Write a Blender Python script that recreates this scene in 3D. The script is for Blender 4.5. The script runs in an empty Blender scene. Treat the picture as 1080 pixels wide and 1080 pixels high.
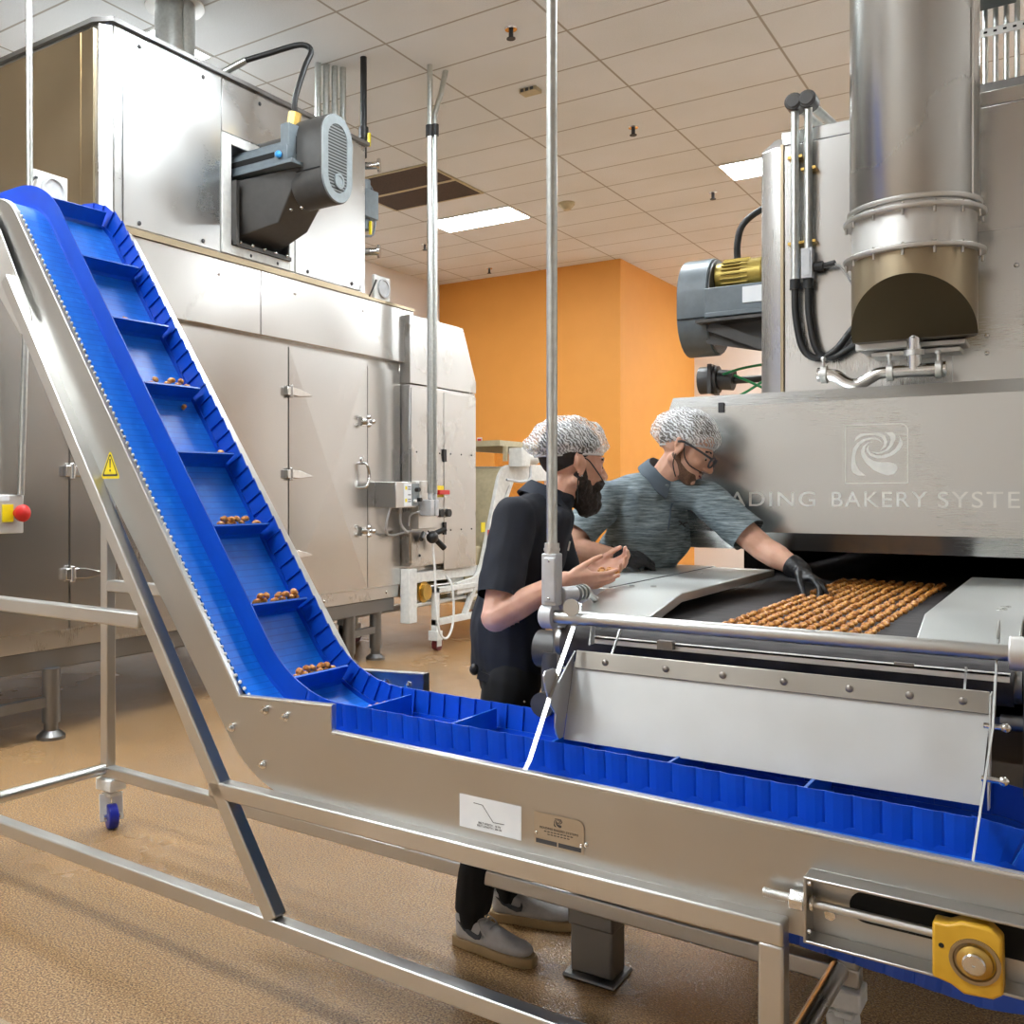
import bpy, bmesh, math, random
from mathutils import Vector, Matrix, noise
from mathutils.bvhtree import BVHTree

R = math.radians
scene = bpy.context.scene
COL = scene.collection
rng = random.Random(7)
V = Vector

# ------------------------------------------------------------------ materials
def new_mat(name):
    m = bpy.data.materials.new(name); m.use_nodes = True
    return m, m.node_tree.nodes, m.node_tree.links, m.node_tree.nodes['Principled BSDF']

def coords(n, l, scale=(1, 1, 1), rot=(0, 0, 0), kind='Object'):
    tc = n.new('ShaderNodeTexCoord'); mp = n.new('ShaderNodeMapping')
    mp.inputs['Scale'].default_value = scale; mp.inputs['Rotation'].default_value = rot
    l.new(tc.outputs[kind], mp.inputs['Vector'])
    return mp.outputs['Vector']

def ntex(n, l, vec, scale, detail=4, rough=.55):
    t = n.new('ShaderNodeTexNoise'); t.inputs['Scale'].default_value = scale
    t.inputs['Detail'].default_value = detail; t.inputs['Roughness'].default_value = rough
    l.new(vec, t.inputs['Vector']); return t.outputs['Fac']

def ramp(n, l, fac, stops):
    r = n.new('ShaderNodeValToRGB'); e = r.color_ramp.elements
    while len(e) < len(stops): e.new(.5)
    for k, (p, c) in enumerate(stops):
        e[k].position = p; e[k].color = (c[0], c[1], c[2], 1)
    l.new(fac, r.inputs['Fac']); return r.outputs['Color']

def rmap(n, l, fac, a, b, lo=.3, hi=.7):
    r = n.new('ShaderNodeMapRange'); r.inputs[1].default_value = lo; r.inputs[2].default_value = hi
    r.inputs[3].default_value = a; r.inputs[4].default_value = b
    l.new(fac, r.inputs[0]); return r.outputs[0]

def bump(n, l, b, height, strength, dist=.01):
    k = n.new('ShaderNodeBump'); k.inputs['Strength'].default_value = strength
    k.inputs['Distance'].default_value = dist
    l.new(height, k.inputs['Height']); l.new(k.outputs['Normal'], b.inputs['Normal'])

def plain(name, col, rough=.5, metal=0., col2=None, nscale=20, bstr=0., bscale=80, **kw):
    m, n, l, b = new_mat(name)
    v = coords(n, l)
    if col2 is None: col2 = tuple(min(1, c * .86) for c in col)
    l.new(ramp(n, l, ntex(n, l, v, nscale), [(.35, col2), (.65, col)]), b.inputs['Base Color'])
    b.inputs['Roughness'].default_value = rough; b.inputs['Metallic'].default_value = metal
    if bstr: bump(n, l, b, ntex(n, l, v, bscale), bstr)
    for k, x in kw.items(): b.inputs[k.replace('_', ' ')].default_value = x
    return m

def steel(name, col=(.60, .595, .57), rough=(.22, .36), brush=(1, 1, 60), wave=.12, smudge=2.2, br=.010):
    m, n, l, b = new_mat(name)
    v = coords(n, l); vb = coords(n, l, brush)
    fine = ntex(n, l, vb, 14, 3); big = ntex(n, l, v, smudge, 3, .4)
    mid = ntex(n, l, v, 1.1, 1)
    c2 = tuple(c * .90 for c in col)
    l.new(ramp(n, l, big, [(.3, c2), (.7, col)]), b.inputs['Base Color'])
    a = rmap(n, l, big, rough[0], rough[1]); a2 = rmap(n, l, fine, -br, br)
    s = n.new('ShaderNodeMath'); s.operation = 'ADD'; l.new(a, s.inputs[0]); l.new(a2, s.inputs[1])
    l.new(s.outputs[0], b.inputs['Roughness']); b.inputs['Metallic'].default_value = 1
    bump(n, l, b, mid, wave, .05)
    return m

M = {}
M['steel'] = steel('brushed_stainless', (.50, .495, .475), (.30, .40), (1, 1, 40), .05)
M['steel_v'] = steel('stainless_vertical_grain', (.60, .595, .58), (.24, .34), (40, 40, 1), .08)
M['steel_tube'] = steel('satin_tube_stainless', (.60, .59, .565), (.34, .42), (10, 10, 10), .04)
M['steel_cover'] = steel('satin_cover_plate', (.60, .615, .60), (.36, .46), (6, 30, 6), .04)
M['steel_oven'] = steel('oven_panel_stainless', (.60, .595, .58), (.20, .30), (30, 30, 1), .12, .8)
M['steel_box'] = steel('galvanised_panel', (.60, .605, .60), (.24, .36), (2, 2, 30), .14, 2.0)
M['steel_hood'] = steel('hood_stainless', (.60, .605, .59), (.24, .32), (1, 40, 40), .09, .8)
M['steel_duct'] = steel('duct_stainless', (.50, .50, .485), (.22, .32), (30, 30, 1), .12, 1.2, .002)
M['steel_dull'] = steel('bead_blasted_stainless', (.68, .67, .645), (.42, .52), (6, 6, 6), .04, 6)
M['steel_warm'] = steel('warm_brown_stainless', (.42, .345, .235), (.30, .40), (30, 30, 1), .05, 2)  # plain warm brown; holds the motor box end's reflected tone in its colour
M['steel_shade'] = steel('shaded_mitre_steel', (.12, .092, .055), (.38, .5), (6, 6, 6), .05, 3)  # darker copy of the warm steel, shade of the mitre face put into colour
M['steel_dark'] = steel('dark_steel', (.24, .235, .23), (.35, .5), (10, 10, 10), .05, 5)
M['steel_flap'] = steel('matt_chute_sheet', (.58, .59, .585), (.45, .58), (5, 5, 5), .05, 9)
M['chrome'] = plain('polished_metal', (.75, .75, .74), .16, 1.)
M['zinc'] = plain('galvanised_conduit', (.62, .64, .62), .33, 1., nscale=40)
M['brass'] = plain('brass', (.62, .42, .12), .3, 1.)
M['gold_paint'] = plain('gold_painted_motor', (.42, .31, .07), .38, .5)
M['grey_cast'] = plain('grey_cast_box', (.55, .56, .58), .45, .3)
M['motor_grey'] = plain('dark_grey_enamel', (.060, .057, .054), .42, .0)
M['motor_light'] = plain('light_grey_enamel', (.24, .27, .28), .42, .0)
M['motor_blue'] = plain('blue_grey_enamel', (.14, .17, .19), .4, .0)
M['black'] = plain('black_rubber', (.012, .012, .013), .45)
M['black_hole'] = plain('opening_shade_black', (.006, .006, .006), .9)  # near-black colour stands in for shade inside slots, holes and the tunnel
M['white_paint'] = plain('white_enamel', (.78, .78, .75), .35)
M['white_plastic'] = plain('white_plastic', (.8, .8, .78), .4)
M['cream'] = plain('cream_sheet', (.55, .47, .30), .5)
M['yellow_block'] = plain('yellow_bearing_block', (.72, .42, .035), .38, col2=(.6, .33, .02), nscale=12)
M['yellow'] = plain('warning_yellow', (.9, .72, .01), .4)
M['red'] = plain('signal_red', (.62, .02, .015), .35)
M['maroon'] = plain('maroon_wheel', (.16, .02, .025), .4)
M['blue_wheel'] = plain('blue_wheel', (.01, .02, .34), .35)
M['cyan'] = plain('blue_cap', (.05, .35, .8), .4)
M['green'] = plain('green_tube', (.02, .32, .10), .4)
M['sticker'] = plain('white_sticker', (.80, .82, .84), .4, col2=(.76, .79, .82))
M['ink'] = plain('dark_ink', (.05, .05, .055), .6)
M['nameplate'] = steel('nameplate_metal', (.50, .45, .37), (.35, .45), (20, 1, 1), .02, 4)
M['steel_strip'] = steel('stained_strip', (.36, .335, .30), (.34, .44), (1, 20, 20), .03, 5)
M['etch'] = plain('etched_lettering', (.80, .80, .76), .65, .15)
M['blue_wall'] = plain('blue_sidewall', (.001, .070, .52), .38, col2=(.001, .060, .47), nscale=9)
M['blue_cleat'] = plain('blue_cleat', (.002, .11, .58), .35)
M['orange'] = plain('orange_paint', (.78, .335, .058), .6, col2=(.76, .325, .055), nscale=3, bstr=.05, bscale=200)
M['white_wall'] = plain('white_wall_paint', (.80, .76, .72), .7, col2=(.78, .74, .70), nscale=2, bstr=.03, bscale=150)
M['door_paint'] = plain('orange_door_paint', (.72, .27, .03), .5)
M['skin'] = plain('skin', (.72, .42, .31), .5, col2=(.64, .34, .24), nscale=18, Subsurface_Weight=.15, Subsurface_Radius=(.02, .008, .004), Subsurface_Scale=.5)
M['skin_b'] = plain('skin_tan', (.70, .41, .30), .5, col2=(.62, .34, .23), nscale=18, Subsurface_Weight=.15, Subsurface_Radius=(.02, .008, .004), Subsurface_Scale=.5)
M['beard'] = plain('dark_beard', (.030, .020, .015), .7, col2=(.012, .008, .006), nscale=90, bstr=.6, bscale=120)
M['stubble'] = plain('brown_stubble', (.20, .105, .062), .65, col2=(.13, .065, .04), nscale=160, bstr=.4, bscale=200)
M['hair'] = plain('dark_hair', (.022, .018, .016), .6, col2=(.01, .008, .007), nscale=60, bstr=.4)
M['hair_grey'] = plain('greying_hair', (.15, .13, .115), .6, col2=(.055, .047, .042), nscale=110, bstr=.4)
M['navy'] = plain('navy_polo_cloth', (.0045, .007, .0155), .8, col2=(.0035, .005, .012), nscale=40, bstr=.1, bscale=400)
M['collar_navy'] = plain('navy_collar', (.008, .013, .027), .75)
M['trouser'] = plain('black_trouser_cloth', (.004, .004, .005), .85, bstr=.15, bscale=300)
M['collar_grey'] = plain('slate_collar', (.085, .115, .145), .75, bstr=.1, bscale=400)
M['glove'] = plain('black_nitrile', (.016, .016, .018), .36, bstr=.25, bscale=90)
M['eye'] = plain('eyeball', (.6, .57, .53), .2)
M['iris'] = plain('dark_iris', (.03, .018, .01), .2)
M['shoe'] = plain('pale_grey_suede', (.50, .48, .46), .8, col2=(.42, .40, .39), nscale=30)
M['shoe_sole'] = plain('gum_sole', (.40, .27, .13), .6)
M['shoe_mark'] = plain('dark_shoe_mark', (.05, .055, .065), .6)
M['vent_brown'] = plain('dusty_brown_grille', (.085, .055, .040), .8, col2=(.05, .033, .026), nscale=60)
M['tinted'] = plain('dark_green_box', (.012, .022, .022), .5)

def heather():
    m, n, l, b = new_mat('heather_grey_cloth')
    v = coords(n, l, (5, 5, 60))
    f = ntex(n, l, v, 2.6, 5, .7)
    l.new(ramp(n, l, f, [(.32, (.045, .062, .072)), (.5, (.16, .205, .225)), (.68, (.34, .40, .42))]), b.inputs['Base Color'])
    b.inputs['Roughness'].default_value = .8
    bump(n, l, b, f, .12); return m
M['heather'] = heather()

def hairnet():
    m, n, l, b = new_mat('white_hairnet')
    v = coords(n, l, (1, 1, 1))
    w = n.new('ShaderNodeTexWave'); w.bands_direction = 'DIAGONAL'; w.inputs['Scale'].default_value = 34
    w.inputs['Distortion'].default_value = 9; w.inputs['Detail'].default_value = 3; w.inputs['Detail Scale'].default_value = 1.6
    l.new(v, w.inputs['Vector'])
    big = ntex(n, l, v, 16, 3)
    a = rmap(n, l, w.outputs['Fac'], .14, .80, .30, .95); a2 = rmap(n, l, big, -.12, .35, .35, .7)
    s = n.new('ShaderNodeMath'); s.operation = 'ADD'; s.use_clamp = True; l.new(a, s.inputs[0]); l.new(a2, s.inputs[1])
    l.new(s.outputs[0], b.inputs['Alpha'])
    b.inputs['Base Color'].default_value = (.86, .88, .9, 1); b.inputs['Roughness'].default_value = .5
    return m
M['net'] = hairnet()
M['net_rim'] = plain('hairnet_band', (.82, .83, .84), .6, Alpha=.8)

def lens():
    m, n, l, b = new_mat('spectacle_lens')
    b.inputs['Base Color'].default_value = (1, 1, 1, 1); b.inputs['Roughness'].default_value = .02
    b.inputs['Alpha'].default_value = .12; return m
M['lens'] = lens()

def emit(name, col, s):
    m, n, l, b = new_mat(name)
    b.inputs['Base Color'].default_value = (.9, .9, .9, 1)
    b.inputs['Emission Color'].default_value = (*col, 1); b.inputs['Emission Strength'].default_value = s
    return m
M['lamp'] = emit('troffer_diffuser', (.90, .965, 1.), 22.5)

def floor_mat():
    m, n, l, b = new_mat('speckled_epoxy_floor')
    v = coords(n, l)
    f = ntex(n, l, v, 150, 2); g = ntex(n, l, v, 1.3, 4)
    c1 = ramp(n, l, f, [(.34, (.12, .062, .024)), (.5, (.34, .190, .078)), (.68, (.62, .40, .19))])
    c2 = ramp(n, l, g, [(.3, (.84, .83, .82)), (.7, (1, 1, 1))])
    mx = n.new('ShaderNodeMixRGB'); mx.blend_type = 'MULTIPLY'; mx.inputs[0].default_value = 1
    l.new(c1, mx.inputs[1]); l.new(c2, mx.inputs[2])
    # a faint pale joint in the resin runs across the room
    sx = n.new('ShaderNodeSeparateXYZ'); tc = n.new('ShaderNodeTexCoord'); l.new(tc.outputs['Object'], sx.inputs[0])
    prev = mx.outputs[0]
    for ax, pos in (('X', -5.55), ('Y', 1.62)):
        d = n.new('ShaderNodeMath'); d.operation = 'SUBTRACT'; d.inputs[1].default_value = pos; l.new(sx.outputs[ax], d.inputs[0])
        ab = n.new('ShaderNodeMath'); ab.operation = 'ABSOLUTE'; l.new(d.outputs[0], ab.inputs[0])
        k = rmap(n, l, ab.outputs[0], .45, 0, .006, .012)
        mm = n.new('ShaderNodeMixRGB'); l.new(k, mm.inputs[0]); l.new(prev, mm.inputs[1]); mm.inputs[2].default_value = (.50, .40, .25, 1)
        prev = mm.outputs[0]
    l.new(prev, b.inputs['Base Color'])
    l.new(rmap(n, l, g, .16, .30), b.inputs['Roughness']); b.inputs['Specular IOR Level'].default_value = .75
    bump(n, l, b, f, .55, .005); return m
M['floor'] = floor_mat()

GX, GY, TX, TY = -3.512, 7.585, 1.3837, .69187
def ceil_mat():
    m, n, l, b = new_mat('acoustic_ceiling_tile')
    tc = n.new('ShaderNodeTexCoord'); sx = n.new('ShaderNodeSeparateXYZ'); l.new(tc.outputs['Object'], sx.inputs[0])
    outs = []
    for ax, o, t in (('X', GX, TX), ('Y', GY, TY)):
        a = n.new('ShaderNodeMath'); a.operation = 'SUBTRACT'; a.inputs[1].default_value = o - 100 * t; l.new(sx.outputs[ax], a.inputs[0])
        p = n.new('ShaderNodeMath'); p.operation = 'PINGPONG'; p.inputs[1].default_value = t / 2; l.new(a.outputs[0], p.inputs[0])
        outs.append(p.outputs[0])
    mn = n.new('ShaderNodeMath'); mn.operation = 'MINIMUM'; l.new(outs[0], mn.inputs[0]); l.new(outs[1], mn.inputs[1])
    k = rmap(n, l, mn.outputs[0], 1, 0, .008, .013)
    v = coords(n, l); sp = ntex(n, l, v, 130, 2); big = ntex(n, l, v, .7, 3)
    c = ramp(n, l, sp, [(.36, (.70, .71, .71)), (.5, (.82, .835, .845))])
    c2 = ramp(n, l, big, [(.3, (.92, .91, .88)), (.65, (1, 1, 1))])
    mu = n.new('ShaderNodeMixRGB'); mu.blend_type = 'MULTIPLY'; mu.inputs[0].default_value = 1; l.new(c, mu.inputs[1]); l.new(c2, mu.inputs[2])
    mx = n.new('ShaderNodeMixRGB'); l.new(k, mx.inputs[0]); l.new(mu.outputs[0], mx.inputs[1]); mx.inputs[2].default_value = (.40, .37, .32, 1)
    l.new(mx.outputs[0], b.inputs['Base Color']); b.inputs['Roughness'].default_value = .85
    bump(n, l, b, sp, .2, .004); return m
M['ceil'] = ceil_mat()

def belt_mat():
    m, n, l, b = new_mat('blue_modular_belt')
    uv = n.new('ShaderNodeTexCoord'); sx = n.new('ShaderNodeSeparateXYZ'); l.new(uv.outputs['UV'], sx.inputs[0])
    def pp(ax, t):
        p = n.new('ShaderNodeMath'); p.operation = 'PINGPONG'; p.inputs[1].default_value = t / 2; l.new(sx.outputs[ax], p.inputs[0]); return p.outputs[0]
    a = rmap(n, l, pp('X', .0254), 1, 0, .0012, .0026); d = rmap(n, l, pp('Y', .009), 1, 0, .002, .003)
    mu = n.new('ShaderNodeMath'); mu.operation = 'MULTIPLY'; l.new(a, mu.inputs[0]); l.new(d, mu.inputs[1])
    v = coords(n, l); f = ntex(n, l, v, 26, 4, .7)
    c = ramp(n, l, f, [(.4, (.002, .15, .70)), (.6, (.004, .18, .78)), (.74, (.03, .27, .84))])
    mx = n.new('ShaderNodeMixRGB'); l.new(mu.outputs[0], mx.inputs[0]); l.new(c, mx.inputs[1]); mx.inputs[2].default_value = (.002, .075, .52, 1)
    l.new(mx.outputs[0], b.inputs['Base Color']); b.inputs['Roughness'].default_value = .36; return m
M['belt'] = belt_mat()

def mesh_belt_mat():
    m, n, l, b = new_mat('woven_wire_band')
    v = coords(n, l)
    w = n.new('ShaderNodeTexChecker'); w.inputs['Scale'].default_value = 300; l.new(v, w.inputs['Vector'])
    f = ntex(n, l, coords(n, l, (1, 8, 1)), 9, 4)
    l.new(ramp(n, l, f, [(.35, (.020, .017, .018)), (.65, (.055, .047, .048))]), b.inputs['Base Color'])
    b.inputs['Roughness'].default_value = .65
    bump(n, l, b, w.outputs['Fac'], .5, .002); return m
M['band'] = mesh_belt_mat()

def nugget_mat():
    m, n, l, b = new_mat('baked_nugget_crust')
    v = coords(n, l)
    f = ntex(n, l, v, 60, 2)
    l.new(ramp(n, l, f, [(.33, (.22, .06, .010)), (.45, (.46, .16, .026)), (.60, (.68, .31, .066)), (.72, (.84, .54, .22))]), b.inputs['Base Color'])
    b.inputs['Roughness'].default_value = .34; return m
M['nugget'] = nugget_mat()

def grille_mat():
    m, n, l, b = new_mat('striped_grille')
    v = coords(n, l)
    w = n.new('ShaderNodeTexWave'); w.bands_direction = 'Z'; w.inputs['Scale'].default_value = 14; l.new(v, w.inputs['Vector'])
    l.new(ramp(n, l, w.outputs['Fac'], [(.45, (.006, .006, .006)), (.6, (.16, .17, .17))]), b.inputs['Base Color'])
    b.inputs['Roughness'].default_value = .5; return m
M['grille'] = grille_mat()

# ------------------------------------------------------------------ mesh tools
XF = None
class MB:
    def __init__(s): s.bm = bmesh.new(); s.mi = 0
    def _fin(s, verts, before):
        for f in s.bm.faces:
            if f.index == -1 or f not in before: f.material_index = s.mi
    def _faces(s, faces):
        for f in faces: f.material_index = s.mi
        return faces
    def hexa(s, p):
        v = [s.bm.verts.new(q) for q in p]
        return s._faces([s.bm.faces.new([v[i] for i in q]) for q in ((3, 2, 1, 0), (4, 5, 6, 7), (0, 1, 5, 4), (1, 2, 6, 5), (2, 3, 7, 6), (3, 0, 4, 7))])
    def box(s, x0, x1, y0, y1, z0, z1):
        return s.hexa([(x0, y0, z0), (x1, y0, z0), (x1, y1, z0), (x0, y1, z0), (x0, y0, z1), (x1, y0, z1), (x1, y1, z1), (x0, y1, z1)])
    def obox(s, c, size, rot=None):
        a, b, d = (q / 2 for q in size); c = V(c); rot = rot or Matrix.Identity(3)
        return s.hexa([c + rot @ V(q) for q in ((-a, -b, -d), (a, -b, -d), (a, b, -d), (-a, b, -d), (-a, -b, d), (a, -b, d), (a, b, d), (-a, b, d))])
    def bar(s, p0, p1, w, h, up=(0, 0, 1)):
        p0, p1 = V(p0), V(p1); d = (p1 - p0); L = d.length; d.normalize()
        y = V(up).cross(d)
        if y.length < 1e-4: y = V((0, 1, 0)).cross(d)
        y.normalize(); z = d.cross(y)
        return s.obox((p0 + p1) / 2, (L, w, h), Matrix((d, y, z)).transposed())
    def rings(s, rings, cap=True, closed=False):
        vs = [[s.bm.verts.new(p) for p in r] for r in rings]; n = len(vs[0]); fs = []
        m = len(vs)
        for i in range(m if closed else m - 1):
            a, b = vs[i], vs[(i + 1) % m]
            for k in range(n): fs.append(s.bm.faces.new((a[k], a[(k + 1) % n], b[(k + 1) % n], b[k])))
        if cap and not closed:
            fs.append(s.bm.faces.new(vs[0][::-1])); fs.append(s.bm.faces.new(vs[-1]))
        return s._faces(fs)
    def cyl(s, p0, p1, r0, r1=None, n=24):
        p0, p1 = V(p0), V(p1); r1 = r0 if r1 is None else r1
        d = (p1 - p0).normalized(); u = d.orthogonal().normalized(); w = d.cross(u)
        return s.rings([[p + (u * math.cos(2 * math.pi * k / n) + w * math.sin(2 * math.pi * k / n)) * r for k in range(n)] for p, r in ((p0, r0), (p1, r1))])
    def tube(s, pts, r, n=12, sub=0, closed=False):
        pts = [V(p) for p in pts]
        if sub: pts = smooth_path(pts, sub)
        d0 = (pts[1] - pts[0]).normalized(); u = d0.orthogonal().normalized(); rs = []
        for i, p in enumerate(pts):
            d = (pts[min(i + 1, len(pts) - 1)] - pts[max(i - 1, 0)]).normalized()
            u = (u - d * u.dot(d)).normalized(); w = d.cross(u)
            rr = r(i / (len(pts) - 1)) if callable(r) else r
            rs.append([p + (u * math.cos(2 * math.pi * k / n) + w * math.sin(2 * math.pi * k / n)) * rr for k in range(n)])
        return s.rings(rs, cap=not closed, closed=closed)
    def prism(s, pts, plane, a, b):
        f = {'xz': lambda p, t: (p[0], t, p[1]), 'yz': lambda p, t: (t, p[0], p[1]), 'xy': lambda p, t: (p[0], p[1], t)}[plane]
        return s.rings([[f(p, a) for p in pts], [f(p, b) for p in pts]])
    def lathe(s, prof, c=(0, 0, 0), axis='z', n=32):
        c = V(c); rs = []
        for r, h in prof:
            ring = []
            for k in range(n):
                t = 2 * math.pi * k / n; x, y = r * math.cos(t), r * math.sin(t)
                ring.append(c + V({'z': (x, y, h), 'x': (h, x, y), 'y': (y, h, x)}[axis]))
            rs.append(ring)
        return s.rings(rs)
    def sph(s, c, r, n=12, rot=None):
        r = (r, r, r) if not hasattr(r, '__len__') else r
        m = Matrix.Translation(c) @ (rot.to_4x4() if rot else Matrix.Identity(4)) @ Matrix.Diagonal((*r, 1))
        g = bmesh.ops.create_uvsphere(s.bm, u_segments=n, v_segments=max(6, n * 2 // 3), radius=1, matrix=m)
        fs = {f for v in g['verts'] for f in v.link_faces}
        return s._faces(list(fs))
    def build(s, name, mat, parent=None, bevel=0., seg=2, ang=38, smooth=True, flat=False):
        bmesh.ops.recalc_face_normals(s.bm, faces=s.bm.faces[:])
        if XF: s.bm.transform(XF)
        me = bpy.data.meshes.new(name); s.bm.to_mesh(me); s.bm.free()
        return link(name, me, mat, parent, bevel, seg, ang, smooth and not flat)

def link(name, me, mat, parent=None, bevel=0., seg=2, ang=38, smooth=True):
    o = bpy.data.objects.new(name, me); COL.objects.link(o)
    for m in (mat if isinstance(mat, (list, tuple)) else [mat]): me.materials.append(M[m] if isinstance(m, str) else m)
    if smooth:
        me.shade_smooth(); me.set_sharp_from_angle(angle=R(ang))
    if bevel:
        b = o.modifiers.new('edge', 'BEVEL'); b.width = bevel; b.segments = seg; b.limit_method = 'ANGLE'; b.angle_limit = R(40)
    if parent is not None:
        o.parent = parent
        o.matrix_parent_inverse = Matrix.Translation(-parent.location) if parent.type == 'EMPTY' else Matrix.Identity(4)
        if parent.type == 'MESH' and parent.location.length > 0: o.matrix_parent_inverse = Matrix.Translation(-parent.location)
    else:
        vs = [v.co for v in me.vertices]
        lo = V([min(v[i] for v in vs) for i in range(3)]); hi = V([max(v[i] for v in vs) for i in range(3)])
        c = V(((lo.x + hi.x) / 2, (lo.y + hi.y) / 2, lo.z))
        me.transform(Matrix.Translation(-c)); o.location = c
    return o

def smooth_path(pts, sub):
    out = []; n = len(pts)
    for i in range(n - 1):
        p0, p1, p2, p3 = pts[max(i - 1, 0)], pts[i], pts[i + 1], pts[min(i + 2, n - 1)]
        for k in range(sub):
            t = k / sub
            out.append(.5 * ((2 * p1) + (p2 - p0) * t + (2 * p0 - 5 * p1 + 4 * p2 - p3) * t * t + (3 * p1 - p0 - 3 * p2 + p3) * t ** 3))
    out.append(pts[-1]); return out

def tag(o, label, cat, group=None):
    o['label'] = label; o['category'] = cat
    if group: o['group'] = group
    return o
def struct(o): o['kind'] = 'structure'; return o
def thing(name, loc, label, cat, group=None):
    o = bpy.data.objects.new(name, None); COL.objects.link(o); o.location = loc; o.empty_display_size = .1
    return tag(o, label, cat, group)
def quick(name, fn, mat, parent=None, **kw):
    b = MB(); fn(b); return b.build(name, mat, parent, **kw)

def text(name, txt, size, origin, xdir, ydir, mat, parent, ext=.0006, spacing=1., align='LEFT', sx=1.):
    cu = bpy.data.curves.new(name, 'FONT'); cu.body = txt; cu.size = size; cu.extrude = ext; cu.space_character = spacing; cu.align_x = align
    t = bpy.data.objects.new(name, cu); COL.objects.link(t)
    bpy.context.view_layer.update()
    me = bpy.data.meshes.new_from_object(t.evaluated_get(bpy.context.evaluated_depsgraph_get()))
    bpy.data.objects.remove(t)
    x, y = V(xdir).normalized() * sx, V(ydir).normalized(); z = x.cross(y).normalized()
    m = Matrix.Translation(origin) @ Matrix((x, y, z)).transposed().to_4x4()
    me.transform(m)
    if XF: me.transform(XF)
    me.materials.clear()
    return link(name, me, mat, parent, smooth=False)

# ------------------------------------------------------------------ camera
cam = bpy.data.cameras.new('camera'); cam.sensor_width = 36; cam.lens = 1027 / 1080 * 36
cam.shift_x = (540 - 403) / 1080; cam.shift_y = -(540 - 520) / 1080
cam.clip_start = .05
co = bpy.data.objects.new('camera', cam); COL.objects.link(co)
co.location = (0, 0, 1.5); co.rotation_euler = (R(90), 0, R(35.59))
scene.camera = co
scene.view_settings.view_transform = 'Standard'; scene.view_settings.look = 'None'
scene.view_settings.gamma = 1; scene.view_settings.exposure = 1.36; scene.view_settings.use_curve_mapping = False
w = bpy.data.worlds.new('world'); scene.world = w; w.use_nodes = True
w.node_tree.nodes['Background'].inputs[0].default_value = (1, .98, .95, 1)
w.node_tree.nodes['Background'].inputs[1].default_value = .3

# ------------------------------------------------------------------ the room
X0, X1, Y0, Y1, ZC = -9.75, 4.5, -4.5, 19.3, 5.4
struct(quick('floor', lambda b: b.box(X0 - .2, X1 + .2, Y0 - .2, Y1 + .2, -.2, 0), 'floor', flat=True))
c = quick('ceiling', lambda b: b.box(X0 - .2, X1 + .2, Y0 - .2, Y1 + .2, ZC, ZC + .2), 'ceil', flat=True); struct(c)
c.data.transform(Matrix.Translation(c.location)); c.location = (0, 0, 0)
f = bpy.data.objects['floor']; f.data.transform(Matrix.Translation(f.location)); f.location = (0, 0, 0)
struct(quick('wall_left', lambda b: b.box(X0 - .2, X0, Y0, Y1, 0, ZC), 'white_wall', flat=True))
struct(quick('wall_right', lambda b: b.box(X1, X1 + .2, Y0, Y1, 0, ZC), 'white_wall', flat=True))
struct(quick('wall_front', lambda b: b.box(X0, X1, Y0 - .2, Y0, 0, ZC), 'white_wall', flat=True))
struct(quick('wall_back', lambda b: b.box(X0, X1, Y1, Y1 + .2, 0, ZC), 'white_wall', flat=True))
struct(quick('wall_orange', lambda b: b.box(X0, -6.2, 15.47, Y1, 0, ZC), 'orange', flat=True))

d = thing('door_1', (-8.1, 15.46, 0), 'orange painted door in the orange wall', 'door'); d['kind'] = 'structure'; del d['category']
quick('door_frame', lambda b: (b.box(-8.62, -8.54, 15.40, 15.47, 0, 2.40), b.box(-7.66, -7.58, 15.40, 15.47, 0, 2.40), b.box(-8.62, -7.58, 15.40, 15.47, 2.32, 2.40)), 'orange', d, bevel=.005)
quick('door_leaf', lambda b: b.box(-8.54, -7.66, 15.44, 15.469, 0.01, 2.32), 'door_paint', d)
quick('door_handle', lambda b: (b.cyl((-7.76, 15.44, 1.05), (-7.76, 15.39, 1.05), .02), b.bar((-7.76, 15.39, 1.05), (-7.88, 15.39, 1.05), .02, .02)), 'chrome', d)

def sign():
    t = thing('wall_notice', (-8.88, 15.46, 2.26), 'small white and red notice on the orange wall beside the door frame', 'sign')
    quick('plate', lambda b: b.box(-8.93, -8.83, 15.455, 15.469, 2.27, 2.51), 'sticker', t)
    quick('red_band', lambda b: b.box(-8.92, -8.84, 15.451, 15.455, 2.42, 2.49), 'red', t)
    quick('print_lines', lambda b: [b.box(-8.915, -8.85, 15.452, 15.455, 2.29 + .03 * k, 2.30 + .03 * k) for k in range(4)], 'ink', t)
sign()

# ceiling lights in the tile grid
def cell(i, j): return GX + i * TX, GY + j * TY
def light(i, j, label, w=1):
    x, y = cell(i, j)
    t = thing('ceiling_light', (x + TX / 2, y + TY / 2, ZC), label, 'ceiling light', 'recessed ceiling troffers')
    fr = MB(); z = ZC - .012
    for q in ((x, x + TX, y, y + .03), (x, x + TX, y + TY - .03, y + TY), (x, x + .03, y + .03, y + TY - .03), (x + TX - .03, x + TX, y + .03, y + TY - .03)):
        fr.box(q[0], q[1], q[2], q[3], z, ZC)
    fr.build('frame', 'white_paint', t)
    quick('diffuser', lambda b: b.box(x + .03, x + TX - .03, y + .03, y + TY - .03, z + .004, ZC), 'lamp', t, flat=True)
light(-3, 6, 'bright troffer light in the ceiling just below the brown vent grilles')
light(0, 6, 'ceiling troffer cut off by the top left corner of the right oven')
light(-3, -3, 'ceiling troffer beside the flue pipe above the tall oven on the left')
OFF = 'unseen ceiling troffer, assumed outside the picture to light the room'
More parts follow.
